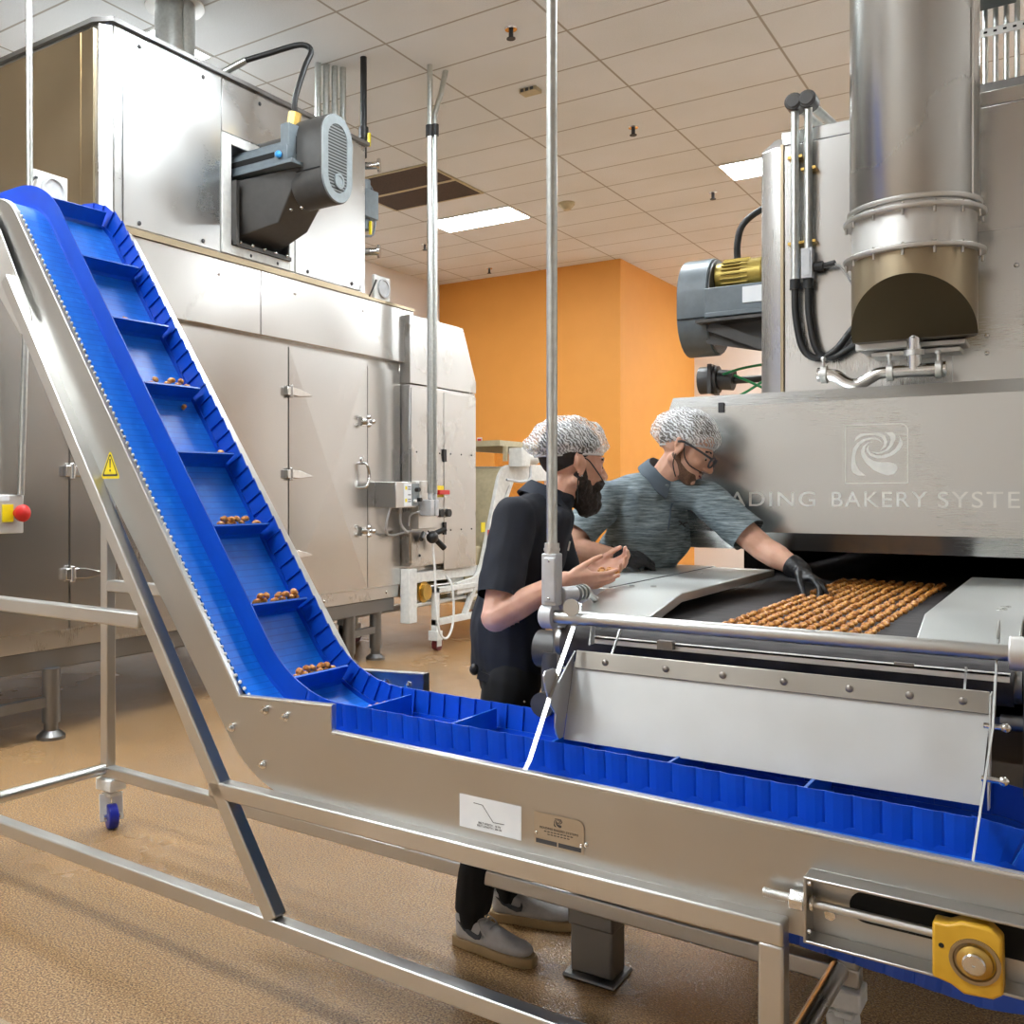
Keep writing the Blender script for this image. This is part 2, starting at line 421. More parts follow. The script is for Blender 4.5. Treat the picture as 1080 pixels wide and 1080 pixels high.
for i, j in ((0, -3), (3, -3), (3, 6), (-3, 15), (0, 15)):
    light(i, j, OFF)
light(-1, -7, OFF); light(-2, -11, OFF); light(0, -11, OFF); light(-1, -14, OFF); light(2, 10, OFF); light(3, 14, OFF)  # off-grid unseen troffers added to brighten people, front floor and far wall
# ------------------------------------------------------------------ blue incline conveyor
PV = V((-1.5, 2.12, 0))
YAW = Matrix.Translation(PV) @ Matrix.Rotation(R(-1.6), 4, 'Z') @ Matrix.Translation(-PV)
XF = YAW
def lw(x, y, z): return YAW @ V((x, y, z))

def fillet_path(pts, radii, step=.012):
    """polyline in (x,z) with rounded corners -> dense list of points"""
    out = [V(pts[0])]
    for i in range(1, len(pts) - 1):
        a, b, c_ = V(pts[i - 1]), V(pts[i]), V(pts[i + 1]); r = radii[i - 1]
        d0 = (a - b).normalized(); d1 = (c_ - b).normalized()
        ang = d0.angle(d1); t = r / math.tan(ang / 2)
        p0 = b + d0 * t; p1 = b + d1 * t
        ctr = b + (d0 + d1).normalized() * (r / math.sin(ang / 2))
        v0 = p0 - ctr; v1 = p1 - ctr; th = v0.angle(v1); k = max(4, int(th * r / step) + 1)
        sgn = 1 if v0.x * v1.y - v0.y * v1.x > 0 else -1
        for q in range(k + 1):
            an = sgn * th * q / k
            out.append(ctr + V((v0.x * math.cos(an) - v0.y * math.sin(an), v0.x * math.sin(an) + v0.y * math.cos(an))))
    out.append(V(pts[-1]))
    res = [out[0]]
    for p in out[1:]:
        a = res[-1]; L = (p - a).length
        if L < 1e-6: continue
        n = max(1, int(L / .05))
        for q in range(1, n + 1): res.append(a + (p - a) * q / n)
    return res

TOPRUN = [(-.15, .787), (-1.985, .803), (-3.281, 2.628), (-4.1, 2.628)]
top = fillet_path(TOPRUN, (.45, .26))
def arc(c, r, a0, a1, n=12): return [V((c[0] + r * math.cos(R(a0 + (a1 - a0) * k / n)), c[1] + r * math.sin(R(a0 + (a1 - a0) * k / n)))) for k in range(n + 1)]
head = arc((-4.1, 2.553), .075, 90, 270)
ret = fillet_path([(-4.1, 2.478), (-3.36, 2.478), (-1.96, .66), (-.66, .628), (-.15, .590)], (.2, .4, .5))
tail = arc((-.15, .6885), .0985, -90, 90)
loop = top + head[1:] + ret[1:] + tail[1:-1]
S = [0.]
for i in range(1, len(loop)): S.append(S[-1] + (loop[i] - loop[i - 1]).length)
S_TOP = S[len(top) - 1]; TOTAL = S[-1] + (loop[0] - loop[-1]).length
def at(s):
    """position, tangent and outward normal on the belt loop at arc length s"""
    s %= TOTAL
    lo, hi = 0, len(S) - 1
    while lo < hi - 1:
        m = (lo + hi) // 2
        if S[m] <= s: lo = m
        else: hi = m
    if s >= S[-1]: lo = len(S) - 1
    a = loop[lo]; b = loop[(lo + 1) % len(loop)]; t = (b - a).normalized()
    p = a + t * (s - S[lo])
    return p, t, V((t.y, -t.x))          # running left along the top: outward is up
YB0, YB1, YS0, YS1 = 2.135, 2.645, 2.25, 2.53

conv = thing('incline_conveyor', lw(-1.9, 2.4, 0), 'stainless incline conveyor with a blue cleated belt on a wheeled frame', 'conveyor')
# belt
b = MB(); uvl = b.bm.loops.layers.uv.new('UVMap'); n = len(loop)
rows = []
for i, p in enumerate(loop):
    t = (loop[(i + 1) % n] - loop[i - 1]).normalized(); nn = V((t.y, -t.x)); q = p - nn * .012
    rows.append([b.bm.verts.new(c_) for c_ in ((p.x, YB0, p.y), (p.x, YB1, p.y), (q.x, YB1, q.y), (q.x, YB0, q.y))])
for i in range(n):
    r0, r1 = rows[i], rows[(i + 1) % n]; s0 = S[i]; s1 = S[i + 1] if i + 1 < n else TOTAL
    for k in range(4):
        fc = b.bm.faces.new((r0[k], r0[(k + 1) % 4], r1[(k + 1) % 4], r1[k]))
        ys = (YB0, YB1, YB1, YB0)
        for lp, uv in zip(fc.loops, ((s0, ys[k]), (s0, ys[(k + 1) % 4]), (s1, ys[(k + 1) % 4]), (s1, ys[k]))): lp[uvl].uv = uv
b.build('belt', 'belt', conv)
# sidewalls of overlapping blades
def sidewall(y, near, s0, s1, h=.083, pitch=.055):
    b = MB(); s = s0; k = 0; sg = -1 if near else 1
    while s < s1:
        p, t, nn = at(s + .03)
        if near and p.x < -1.93: break
        def pt(a, hh, yy):
            q = p + t * (a - .03) + nn * hh; return (q.x, yy, q.y)
        ch = .018
        outl = [(0, .0), (.052, 0), (.066, ch), (.068, h - ch * .4), (.062, h), (.004, h), (-.002, h - .006), (-.002, ch)]
        if near:
            rr = []
            fl = p.x > -1.95
            wide = 1.75 if p.x > -.19 else 1.
            for a, off in ((.0, -.0034 if fl else -.0015), (.004, -.001), (.018, .0015), (.037, .0015), (.051, -.001), (.055, -.0034 if fl else -.0015)):
                lean = -.10
                rr.append([pt(.03 + (a - .03) * (1 + (wide - 1) * hh / h), hh, y - off + lean * hh * 1 + e) for hh, e in ((.003, -.0015), (h - (.004 if abs(off) > .004 else 0), -.0015), (h - (.004 if abs(off) > .004 else 0), .0015), (.003, .0015))])
            b.rings(rr); s += pitch; continue
        outl = [(0, .003), (.05, .003), (.067, .026), (.069, h - .01), (.062, h), (.0, h)]
        if p.x > -.19: outl = [(.03 + (a - .03) * 1.7, hh) for a, hh in outl]
        if p.x < -3.0: outl = [(a * 1.32, hh) for a, hh in outl]
        r0 = []; r1 = []
        for a, hh in outl:
            lean = sg * hh * .10; off = (.008 * a / .069) * (1 if not near else -1)
            yy = y + off + lean
            r0.append(pt(a, hh, yy - .0018)); r1.append(pt(a, hh, yy + .0018))
        b.rings([r0, r1]); s += pitch; k += 1
    if near:       # up the incline the blades close into one smooth skirt
        rb = []; m = int((s1 - s) / .02)
        for i in range(m + 1):
            p, t, nn = at(s + (s1 - s) * i / m)
            rb.append([((p + nn * hh).x, y - .002 + e - hh * .10, (p + nn * hh).y) for hh, e in ((.002, 0), (h, 0), (h, .004), (.002, .004))])
        b.rings(rb)
    # continuous foot strip along the belt
    st = []; m = max(2, int((s1 - s0) / .03))
    for i in range(m + 1):
        p, t, nn = at(s0 + (s1 - s0) * i / m); q = p + nn * .014
        st.append([(p.x, y - .004, p.y), (p.x, y + .004, p.y), (q.x, y + .003, q.y), (q.x, y - .003, q.y)])
    b.rings(st)
    return b.build('sidewall', 'blue_wall', conv, smooth=False)
s_ret = TOTAL - (math.pi * .0985) - .50
sidewall(YS0, True, s_ret - TOTAL, S_TOP + .15); sidewall(YS1, False, s_ret - TOTAL, S_TOP + .15)
# cleats: one base at the foot of x=-2.552 on the incline, 0.305 apart
s_ref = min(((p - V((-2.552, 1.6))).length, S[i]) for i, p in enumerate(top))[1]
def s_at_x(x):
    best = min(range(len(top) - 1), key=lambda i: abs((top[i].x + top[i + 1].x) / 2 - x) if top[i].x >= x >= top[i + 1].x else 9)
    a, c_ = top[best], top[best + 1]; return S[best] + (a.x - x) / (a.x - c_.x) * (c_ - a).length
s_ref = s_at_x(-2.552)
CL = {}
for k in range(-8, 5):
    s = s_ref + k * .305
    if s < -.1 or s > S_TOP + .2: continue
    p, t, nn = at(s)
    b = MB(); w0 = .0035
    pr = [p - t * .010, p - t * w0 + nn * .012, p - t * w0 + nn * .070, p + t * w0 + nn * .070, p + t * w0 + nn * .012, p + t * .010]
    b.prism([(q.x, q.y) for q in pr], 'xz', YS0 + .012, YS1 - .008)
    b.build('cleat', 'blue_cleat', conv, smooth=False); CL[k] = (p, t, nn)
# hinge pin ends along the near edge
b = MB(); s = s_at_x(-2.03)
while s < s_at_x(-3.6):
    p, t, nn = at(s); b.sph((p.x, YB0 - .002, p.y - .004), .0058, 8); s += .0254
pins = b.build('hinge_pins', 'white_plastic', conv)

# side plates
def plate_poly(endx):
    e = endx
    poly = [(-4.15, 2.62), (-3.42, 2.62)]
    poly += [tuple(q) for q in fillet_path([(-3.42, 2.62), (-3.288, 2.62), (-2.056, .888)], (.16,), .03)[1:]]
    poly += [(e, .906), (e, .833), (.09, .812), (.09, .602), (-1.80, .618)]
    poly += [tuple(q) for q in fillet_path([(-1.80, .618), (-1.99, .622), (-3.40, 2.43), (-4.15, 2.43)], (.35, .16), .03)[1:]]
    return poly
b = MB(); b.prism(plate_poly(-1.69), 'xz', 2.118, 2.123); near_plate = b.build('side_plate', 'steel', conv, smooth=False)
b = MB(); b.prism(plate_poly(-1.75), 'xz', 2.675, 2.68); far_plate = b.build('side_plate', 'steel', conv, smooth=False)
def lip(endx, y0, y1):
    b = MB(); ye = y0 + .004 if y0 < 2.3 else y1 - .004
    pts = [(-4.15, 2.62)] + [tuple(q) for q in fillet_path([(-4.15, 2.62), (-3.288, 2.62), (-2.056, .888)], (.16,), .03)[1:]]
    for seg_ in (pts, [(-2.056, .888), (endx, .906), (endx, .833), (.09, .812)]):
        rr = []
        for i, p in enumerate(seg_):
            a = V(seg_[max(i - 1, 0)]); c_ = V(seg_[min(i + 1, len(seg_) - 1)]); t = (c_ - a).normalized(); nn = V((-t.y, t.x)); p = V(p)
            u = p + nn * .0052; d_ = p + nn * .0022
            rr.append([(u.x, y0, u.y), (u.x, y1, u.y), (d_.x, y1, d_.y), (d_.x, y0, d_.y)])
        b.rings(rr); b.tube([(V(q).x, ye, V(q).y) for q in seg_], .0056, 10)
    return b
lip(-1.69, 2.1155, 2.134).build('plate_lip', 'steel_tube', near_plate)
lip(-1.75, 2.647, 2.681).build('plate_lip', 'steel_tube', far_plate)
for x, z in ((-1.945, .862), (-1.865, .853), (-2.085, .79), (-1.955, .70)):
    quick('plate_bolt', lambda b: (b.cyl((x, 2.118, z), (x, 2.113, z), .013, n=16), b.cyl((x, 2.1135, z), (x, 2.106, z), .009, n=6), b.cyl((x, 2.1065, z), (x, 2.100, z), .005, n=10)), 'chrome', near_plate)
for x in (-1.92, -1.83): quick('plate_bolt', lambda b: (b.cyl((x, 2.675, .86), (x, 2.668, .86), .011, n=6), b.cyl((x, 2.668, .86), (x, 2.660, .86), .006, n=10)), 'chrome', far_plate)
# gusset plate high on the near side
b = MB(); b.prism([(-4.1, 2.60), (-3.40, 2.60), (-3.33, 2.53), (-3.11, 2.165), (-3.10, 2.13), (-3.17, 2.082), (-3.33, 2.26), (-3.5, 2.35), (-4.1, 2.4)], 'xz', 2.095, 2.101)
b.build('gusset_plate', 'steel_dull', conv, bevel=.002)

# tube frame
FN, FF, T = 2.098, 2.79, .05
def beam(p0, p1, up=(0, 1, 0)):
    b = MB(); b.bar(p0, p1, T, T, up); return b.build('frame_beam', 'steel_tube', conv, bevel=.006, seg=3)
for y in (FN, FF):
    o = -.0 if y == FN else 0
    beam((-3.60, y, .25), (-.475, y, .25)); beam((-2.145, y, .605), (-.479, y, .615))
    beam((-.503, y, .593), (-.503, y, .272)); beam((-3.575, y, .272), (-3.575, y, 2.42))
    beam((-1.885, y, .272), (-3.25, y, 2.30)) if y == FN else beam((-1.885, y, .272), (-3.25, y, 2.30))
    beam((-3.552, y, 1.085), (-2.475, y, 1.085))
def round_tube(x, z):
    b = MB(); b.cyl((x, FN + .02, z), (x, FF - .02, z), .024); return b.build('cross_tube', 'steel_v', conv)
round_tube(-3.575, .262); round_tube(-.525, .262)
for x, z in ((-2.3, .96), (-1.2, .60)):
    b = MB(); b.box(x - .02, x + .02, 2.69, FF - .02, z - .02, z + .02); b.build('mounting_lug', 'steel', conv, bevel=.003)
# casters
for x, y, a in ((-3.575, FN, -20), (-3.555, FF, -24), (-.515, FN, -40), (-.52, FF, -35)):
    c0 = V((x, y, 0)); rot = Matrix.Rotation(R(a), 3, 'Z'); d = rot @ V((1, 0, 0)); s_ = rot @ V((0, 1, 0))
    b = MB(); b.box(x - .052, x + .052, y - .045, y + .045, .172, .2245); b.cyl((x, y, .15), (x, y, .171), .022)
    cs = b.build('caster', 'white_plastic', conv, bevel=.006)
    b = MB(); hub = c0 + s_ * -.0 + d * .018 + V((0, 0, .055))
    for k in (-1, 1):
        b.bar(hub + s_ * .027 * k + V((0, 0, -.02)), c0 + s_ * .027 * k + V((0, 0, .155)), .008, .05, up=s_)
    b.bar(c0 + V((-.03, 0, .15)), c0 + V((.03, 0, .15)), .055, .016)
    b.build('fork', 'white_plastic', cs, bevel=.003)
    b = MB(); b.cyl(hub - s_ * .022, hub + s_ * .022, .054, n=32); b.build('wheel', 'blue_wheel', cs, bevel=.006, seg=3)
    b = MB(); b.cyl(hub - s_ * .036, hub + s_ * .036, .012, n=12); b.build('axle', 'chrome', cs)

# slotted take-up with yellow bearing block
Yp = 2.1175
b = MB()
b.box(-.435, .08, Yp - .055, Yp, .742, .748); b.box(-.435, .08, Yp - .055, Yp, .618, .624); b.box(-.438, -.432, Yp - .055, Yp, .618, .748)
tk = b.build('take_up_bracket', 'steel', conv, bevel=.002)
b = MB(); sl = []
for k in range(13): a = R(90 + 180 * k / 12); sl.append((-.335 + .03 * math.cos(a), .695 + .03 * math.sin(a)))
sl += [(.05, .665), (.05, .725)]
b.prism(sl, 'xz', Yp - .0022, Yp - .0003); b.build('slot', 'black_hole', tk)  # dark sheet stands in for the shaded slot opening
b = MB(); b.cyl((-.52, Yp - .030, .690), (-.15, Yp - .030, .690), .0085, n=16)
for k in range(22): b.cyl((-.52 + k * .004, Yp - .03, .69), (-.518 + k * .004, Yp - .03, .69), .0098, n=12)
b.build('threaded_rod', 'steel_dull', tk)
b = MB(); b.cyl((-.468, Yp - .03, .690), (-.440, Yp - .03, .690), .021, n=6); b.cyl((-.431, Yp - .03, .690), (-.422, Yp - .03, .690), .017, n=6)
b.build('nut', 'chrome', tk, bevel=.002)
for z in (.735, .64): quick('bolt', lambda b: b.cyl((-.431, Yp - .045, z), (-.425, Yp - .045, z), .006, n=8), 'chrome', tk)
quick('bolt', lambda b: b.cyl((-.40, Yp, .665), (-.40, Yp - .006, .665), .011, n=6), 'chrome', tk)
b = MB()
yb = [(-.215, .722), (-.19, .722), (-.170, .732), (-.125, .732), (-.107, .716), (-.105, .62), (-.12, .608), (-.165, .604), (-.185, .616), (-.215, .622)]
b.prism(yb, 'xz', Yp - .062, Yp - .018); blk = b.build('bearing_block', 'yellow_block', tk, bevel=.005, seg=3)
C0 = (-.148, Yp - .062, .668)
b = MB(); b.lathe([(.040, -.0), (.040, -.004), (.034, -.004), (.032, .0), (.0305, .002), (.0305, -.0)], C0, 'y'); b.build('bearing_ring', 'steel_warm', blk)
b = MB(); b.lathe([(.001, .001), (.029, .001), (.028, -.006), (.023, -.009), (.001, -.009)], C0, 'y'); b.build('bearing_insert', 'brass', blk)
b = MB(); b.lathe([(.0185, .0), (.0185, -.016), (.016, -.018), (.003, -.018), (.0025, -.015), (.0001, -.015)], C0, 'y'); b.build('shaft_end', 'chrome', blk)
b = MB(); b.cyl((-.200, Yp - .0625, .683), (-.200, Yp - .0632, .683), .0045, n=12); b.build('grease_hole', 'black_hole', blk)
b = MB(); b.cyl((-.15, 2.14, .6835), (-.15, 2.66, .6835), .088, n=32); b.build('tail_pulley', 'steel_dull', conv)
b = MB(); b.cyl((-4.1, 2.14, 2.553), (-4.1, 2.66, 2.553), .06, n=32); b.build('head_pulley', 'steel_dull', conv)

# stickers and plates on the near side plate
Y_ = 2.1178
b = MB()
def rrect(x0, x1, z0, z1, r, n=5, only=None):
    pts = []
    for cx, cz, a0, key in ((x1 - r, z1 - r, 0, 'tr'), (x0 + r, z1 - r, 90, 'tl'), (x0 + r, z0 + r, 180, 'bl'), (x1 - r, z0 + r, 270, 'br')):
        if only and key not in only:
            pts.append((x1 if 'r' in key else x0, z1 if 't' in key else z0)); continue
        for k in range(n + 1): a = R(a0 + 90 * k / n); pts.append((cx + r * math.cos(a), cz + r * math.sin(a)))
    return pts
def stack(name, label, polys, y, mat, parent):
    b = MB()
    for p in polys: b.prism(p, 'xz', y - .0006, y)
    o = b.build(name, mat, parent, smooth=False)
    if label: o['label'] = label
    return o
st = stack('spec_sticker', 'white sticker with a printed line of the conveyor profile', [[(-1.27, .661), (-1.094, .661), (-1.094, .743), (-1.27, .743)]], Y_, 'sticker', conv)
def line2(p, wd):
    out = []
    for a, c_ in zip(p[:-1], p[1:]):
        a, c_ = V(a), V(c_); t = (c_ - a).normalized(); q = V((-t.y, t.x)) * wd / 2
        out.append([tuple(a + q), tuple(a - q), tuple(c_ - q), tuple(c_ + q)])
    return out
stack('profile_line', None, line2([(-1.229, .727), (-1.203, .726), (-1.172, .689), (-1.141, .690)], .0013), Y_ - .0006, 'ink', st)
for s_, z in (('BELT WIDTH : 18 IN', .6785), ('BELT LENGTH : 386 IN', .6715)):
    text('print', s_, .0068, (-1.183, Y_ - .0012, z), (1, 0, 0), (0, 0, 1), 'ink', st, ext=.0002, align='CENTER', spacing=1.05)
npl = stack('name_plate', 'small bronze coloured name plate with rounded corner', [rrect(-1.058, -.929, .663, .741, .016, only=('tr',))], Y_ - .002, 'nameplate', conv)
def logo_polys(cx, cz, s):
    """swirl emblem: five blades, unit square -> (x,z)"""
    raw = [
        [(210, 300), (225, 262), (262, 226), (440, 222), (490, 250), (512, 310), (500, 365), (448, 402), (482, 345), (482, 305), (458, 268), (415, 247), (350, 240), (300, 248), (250, 270)],
        [(460, 318), (420, 292), (370, 283), (310, 298), (262, 335), (232, 385), (216, 450), (220, 520), (250, 590), (312, 656), (240, 652), (195, 620), (180, 580), (186, 480), (197, 380), (235, 320), (290, 282), (350, 268), (410, 270), (445, 290)],
        [(492, 218), (560, 220), (584, 250), (586, 290), (560, 350), (520, 400), (460, 432), (420, 436), (368, 412), (440, 418), (495, 396), (530, 350), (544, 300), (535, 262)],
        [(620, 258), (646, 310), (648, 350), (620, 400), (560, 452), (490, 478), (420, 480), (360, 455), (328, 410), (322, 380), (342, 345), (340, 385), (360, 425), (405, 448), (460, 453), (530, 430), (580, 392), (612, 340), (624, 300)],
        [(385, 305), (330, 318), (290, 355), (272, 400), (280, 460), (320, 530), (390, 600), (470, 640), (515, 652), (570, 640), (600, 600), (604, 565), (580, 535), (530, 520), (460, 522), (390, 508), (335, 470), (302, 410), (310, 360), (340, 325)],
    ]
    return [[(cx + (x - 410) / 560 * s, cz - (y - 440) / 560 * s) for x, y in p] for p in raw]
stack('emblem', None, logo_polys(-.995, .724, .026), Y_ - .0026, 'ink', npl)
stack('fine_print', None, [[(x, z), (x + .006, z), (x + .006, z + .0022), (x, z + .0022)] for z, n_ in ((.6975, 9), (.6915, 7)) for x in [-.993 + .0085 * (q - n_ / 2) for q in range(n_)]], Y_ - .0026, 'ink', npl)
for s_, sz, z in (('READING BAKERY SYSTEMS', .0078, .7035),):
    text('print', s_, sz, (-.993, Y_ - .0030, z), (1, 0, 0), (0, 0, 1), 'ink', npl, ext=.0002, align='CENTER', spacing=1.05)
stack('serial_strip', None, [[(-1.053, .668), (-.998, .668), (-.998, .678), (-1.053, .678)], [(-.994, .668), (-.936, .668), (-.936, .678), (-.994, .678)]], Y_ - .0026, 'ink', npl)
b = MB()
for x, z in ((-1.052, .691), (-.936, .684)): b.sph((x, Y_ - .003, z), (.0045, .002, .0045), 10)
b.sph((-.924, Y_ - .002, .688), (.006, .004, .0065), 10)
b.build('rivet', 'chrome', npl)
# warning triangle
tri = lambda s, cx=-2.674, cz=1.594: [(cx + s * x, cz + s * z) for x, z in ((-.48, -.46), (-.50, -.40), (-.04, .46), (.04, .46), (.50, -.40), (.48, -.46))]
wt = stack('warning_sticker', 'yellow triangular warning sticker with a black exclamation mark', [tri(.098)], Y_, 'yellow', conv)
k0, k1 = tri(.080), tri(.066)
stack('black_border', None, [[k0[i], k0[(i + 1) % 6], k1[(i + 1) % 6], k1[i]] for i in range(6)], Y_ - .0006, 'ink', wt)
stack('exclamation_mark', None, [[(-2.678, 1.616), (-2.670, 1.616), (-2.672, 1.586), (-2.676, 1.586)], [(-2.6775, 1.580), (-2.6705, 1.580), (-2.6705, 1.573), (-2.6775, 1.573)]], Y_ - .0006, 'ink', wt)
XF = None

# ------------------------------------------------------------------ nuggets
def nugget_mesh(seed):
    b = MB(); r_ = random.Random(seed)
    bmesh.ops.create_icosphere(b.bm, subdivisions=3, radius=1)
    off = V((seed * 3.1, seed * 1.7, 0))
    for v in b.bm.verts:
        p = v.co; k = 1 + .16 * noise.noise(p * 1.3 + off) + .05 * noise.noise(p * 4 + off)
        cleft = math.exp(-((p.x * .9 + .25 * p.y + .12 * r_.random()) / .16) ** 2) * max(0, p.z) * .16
        v.co = V((p.x * 1.02, p.y * 1.25, max(p.z, -.62) * .92)) * k - V((0, 0, cleft))
    bmesh.ops.scale(b.bm, vec=(.0112, .0112, .0112), verts=b.bm.verts)
    me = bpy.data.meshes.new('nugget'); b.bm.to_mesh(me); b.bm.free(); me.shade_smooth(); me.materials.append(M['nugget']); return me
NUG = [nugget_mesh(k) for k in range(6)]
ZN = .0068                 # mesh centre above its underside
def nugget(p, label, group, rot=(0, 0, 0), sc=1., cat='nugget'):
    o = bpy.data.objects.new('baked_nugget', rng.choice(NUG)); COL.objects.link(o)
    o.location = p; o.rotation_euler = rot; o.scale = (sc,) * 3
    return tag(o, label, cat, group)
ORD = ['first', 'second', 'third', 'fourth', 'fifth', 'sixth', 'seventh', 'eighth', 'ninth', 'tenth', 'eleventh', 'twelfth']
# heaps on the cleats: cleat index -> y positions (second layer marked with +)
heaps = {2: [2.30], 1: [2.31, 2.36, 2.42, 2.47], -0: [2.46], -1: [], }
heaps = {3: [], 2: [2.33], 1: [2.30, 2.36, 2.43, 2.48], 0: [], -1: []}
plan = [(2, [2.335]), (1, [2.315, 2.385, 2.43, 2.475]), (0, [2.48]), (-1, [2.31, 2.345, 2.37, 2.41, 2.48]), (-2, [2.30, 2.33, 2.39, 2.425, 2.46, 2.49]), (-3, [2.30, 2.33, 2.36, 2.40, 2.43, 2.465]), (-4, [2.34, 2.375, 2.41, 2.45])]
# the cleats that carry nuggets, from the top of the picture down
POS = ['first', 'second', 'third', 'fourth', 'fifth', 'sixth', 'seventh', 'eighth']
for ci, (k, ys) in enumerate(plan):
    if k not in CL: continue
    p, t, nn = CL[k]
    for j, y in enumerate(ys):
        # resting in the corner between the cleat's upper face and the belt
        if k == -4: q = p + t * .017 + nn * .040
        else: q = p + t * .0145 + nn * (.046 + .012 * rng.random())
        o = nugget(lw(q.x, y, q.y), f'golden nugget on the {POS[ci + 1]} cleat from the incline top, {ORD[j] if j else "first"} from its left end', 'nuggets riding on the cleats', (rng.uniform(-.6, .6), rng.uniform(-.6, .6), rng.uniform(0, 6)), 1.1)
        if len(ys) > 3 and j < len(ys) - 1:
            q2 = q + t * .014 + nn * .010
            nugget(lw(q2.x, y + .017, q2.y), f'golden nugget heaped higher on the {POS[ci + 1]} cleat from the incline top, {ORD[j]} from the left', 'nuggets riding on the cleats', (rng.uniform(-.6, .6), .5, rng.uniform(0, 6)), 1.05)
p, t, nn = at(s_at_x(-2.70))
nugget(lw(p.x + nn.x * .011, 2.46, p.y + nn.y * .011), 'lone nugget stuck to the blue belt between two cleats high on the incline', 'nuggets riding on the cleats', (0, -.9, 1))
for x, y, l in ((-1.80, 2.33, 'nugget lying in the bend at the foot of the blue incline, the nearer of two'), (-1.84, 2.40, 'nugget lying in the bend at the foot of the blue incline, the farther of two')):
    p, t, nn = at(s_at_x(x)); nugget(lw(p.x + nn.x * .0085, y, p.y + nn.y * .0085), l, 'nuggets in the bend of the trough', (0, -.3, y * 40), 1.)
# ------------------------------------------------------------------ tall oven on the left
XO = -5.1
ov = thing('tunnel_oven', (-6.3, 5.4, 0), 'tall stainless tunnel oven with hinged doors and a motor box on top', 'oven')
def part(name, fn, mat, par=ov, **kw): return quick(name, fn, mat, par, **kw)
YE = 7.40
part('oven_body', lambda b: b.box(-7.6, XO - .012, 2.2, YE, .56, 2.72), 'steel_oven', bevel=.01)
part('end_cowl', lambda b: b.prism([(YE, .62), (8.78, .72), (8.78, 2.63), (8.48, 3.18), (YE, 3.18)], 'yz', -7.6, XO), 'steel_oven', bevel=.01)
part('base_skirt', lambda b: b.box(-7.55, XO - .004, 2.2, YE, .545, .66), 'steel_v', bevel=.006)
hb = MB()
for y0, y1 in ((2.2, 3.9), (3.903, 5.474), (5.477, 7.56)): hb.box(-7.65, XO + .05, y0, y1, 2.70, 3.19)
band = hb.build('hood_band', 'steel_oven', ov, bevel=.006)
b = MB()
for y in (3.2, 5.03, 5.87, 6.77, 7.46): b.sph((XO + .05, y, 3.085), (.008, .017, .017), 10)
for y in (4.95, 5.4, 6.3, 7.2): b.sph((XO - .004, y, .60), (.008, .014, .014), 10)
b.build('band_bolts', 'chrome', band)
part('band_rail', lambda b: b.box(-7.66, XO + .065, 2.2, 7.56, 3.19, 3.215), 'steel_warm')
# doors, each cross-broken into four shallow triangles
def door(y0, y1, z0, z1, depth=.022):
    b = MB(); x = XO - .012; f = XO + .012
    c_ = b.bm.verts.new((f + depth, (y0 + y1) / 2, (z0 + z1) / 2 - .05))
    fr = [b.bm.verts.new(p) for p in ((f, y0, z0), (f, y1, z0), (f, y1, z1), (f, y0, z1))]
    bk = [b.bm.verts.new(p) for p in ((x, y0, z0), (x, y1, z0), (x, y1, z1), (x, y0, z1))]
    for i in range(4):
        b.bm.faces.new((fr[i], fr[(i + 1) % 4], c_)); b.bm.faces.new((bk[i], bk[(i + 1) % 4], fr[(i + 1) % 4], fr[i]))
    b.bm.faces.new(bk[::-1])
    return b.build('door', 'steel_oven', ov, ang=.2)
d1 = door(2.5, 3.772, .66, 2.60, .004); d2 = door(3.788, 5.828, .66, 2.66, .004); d3 = door(5.844, 6.885, .66, 2.66)
d4 = door(6.895, 7.395, .66, 2.62, .001)
def hinge(par, y, z):
    b = MB(); b.box(XO + .012, XO + .05, y - .05, y + .02, z - .035, z + .035); b.cyl((XO + .04, y, z - .05), (XO + .04, y, z + .05), .018, n=12)
    b.prism([(y + .02, z - .03), (y + .02, z + .035), (y + .10, z + .03), (y + .26, z - .005), (y + .26, z - .02), (y + .10, z - .035)], 'yz', XO + .014, XO + .045)
    return b.build('hinge', 'chrome', par, bevel=.004)
for z in (2.304, 1.65, 1.012): hinge(d3, 5.836, z)
for z in (1.635, 1.0): hinge(d2, 3.78, z)
def latch(y, z):
    b = MB(); b.box(XO + .012, XO + .03, y - .07, y + .07, z - .04, z + .04); b.cyl((XO + .03, y, z), (XO + .07, y, z), .028, n=14)
    for k in range(3): a = k * 2.1; b.sph((XO + .08, y + .045 * math.cos(a), z + .04 * math.sin(a)), .022, 8)
    b.build('latch_knob', 'chrome', d3)
latch(6.84, 2.125); latch(6.84, 1.167)
b = MB(); b.tube([(XO + .012, 6.80, 1.76), (XO + .07, 6.80, 1.75), (XO + .08, 6.83, 1.65), (XO + .07, 6.80, 1.56), (XO + .012, 6.80, 1.545)], .013, 10, sub=5); b.build('handle', 'chrome', d3)
b = MB(); b.sph((XO + .016, 6.80, 1.79), (.01, .03, .03), 8); b.build('handle_plate', 'chrome', d3)
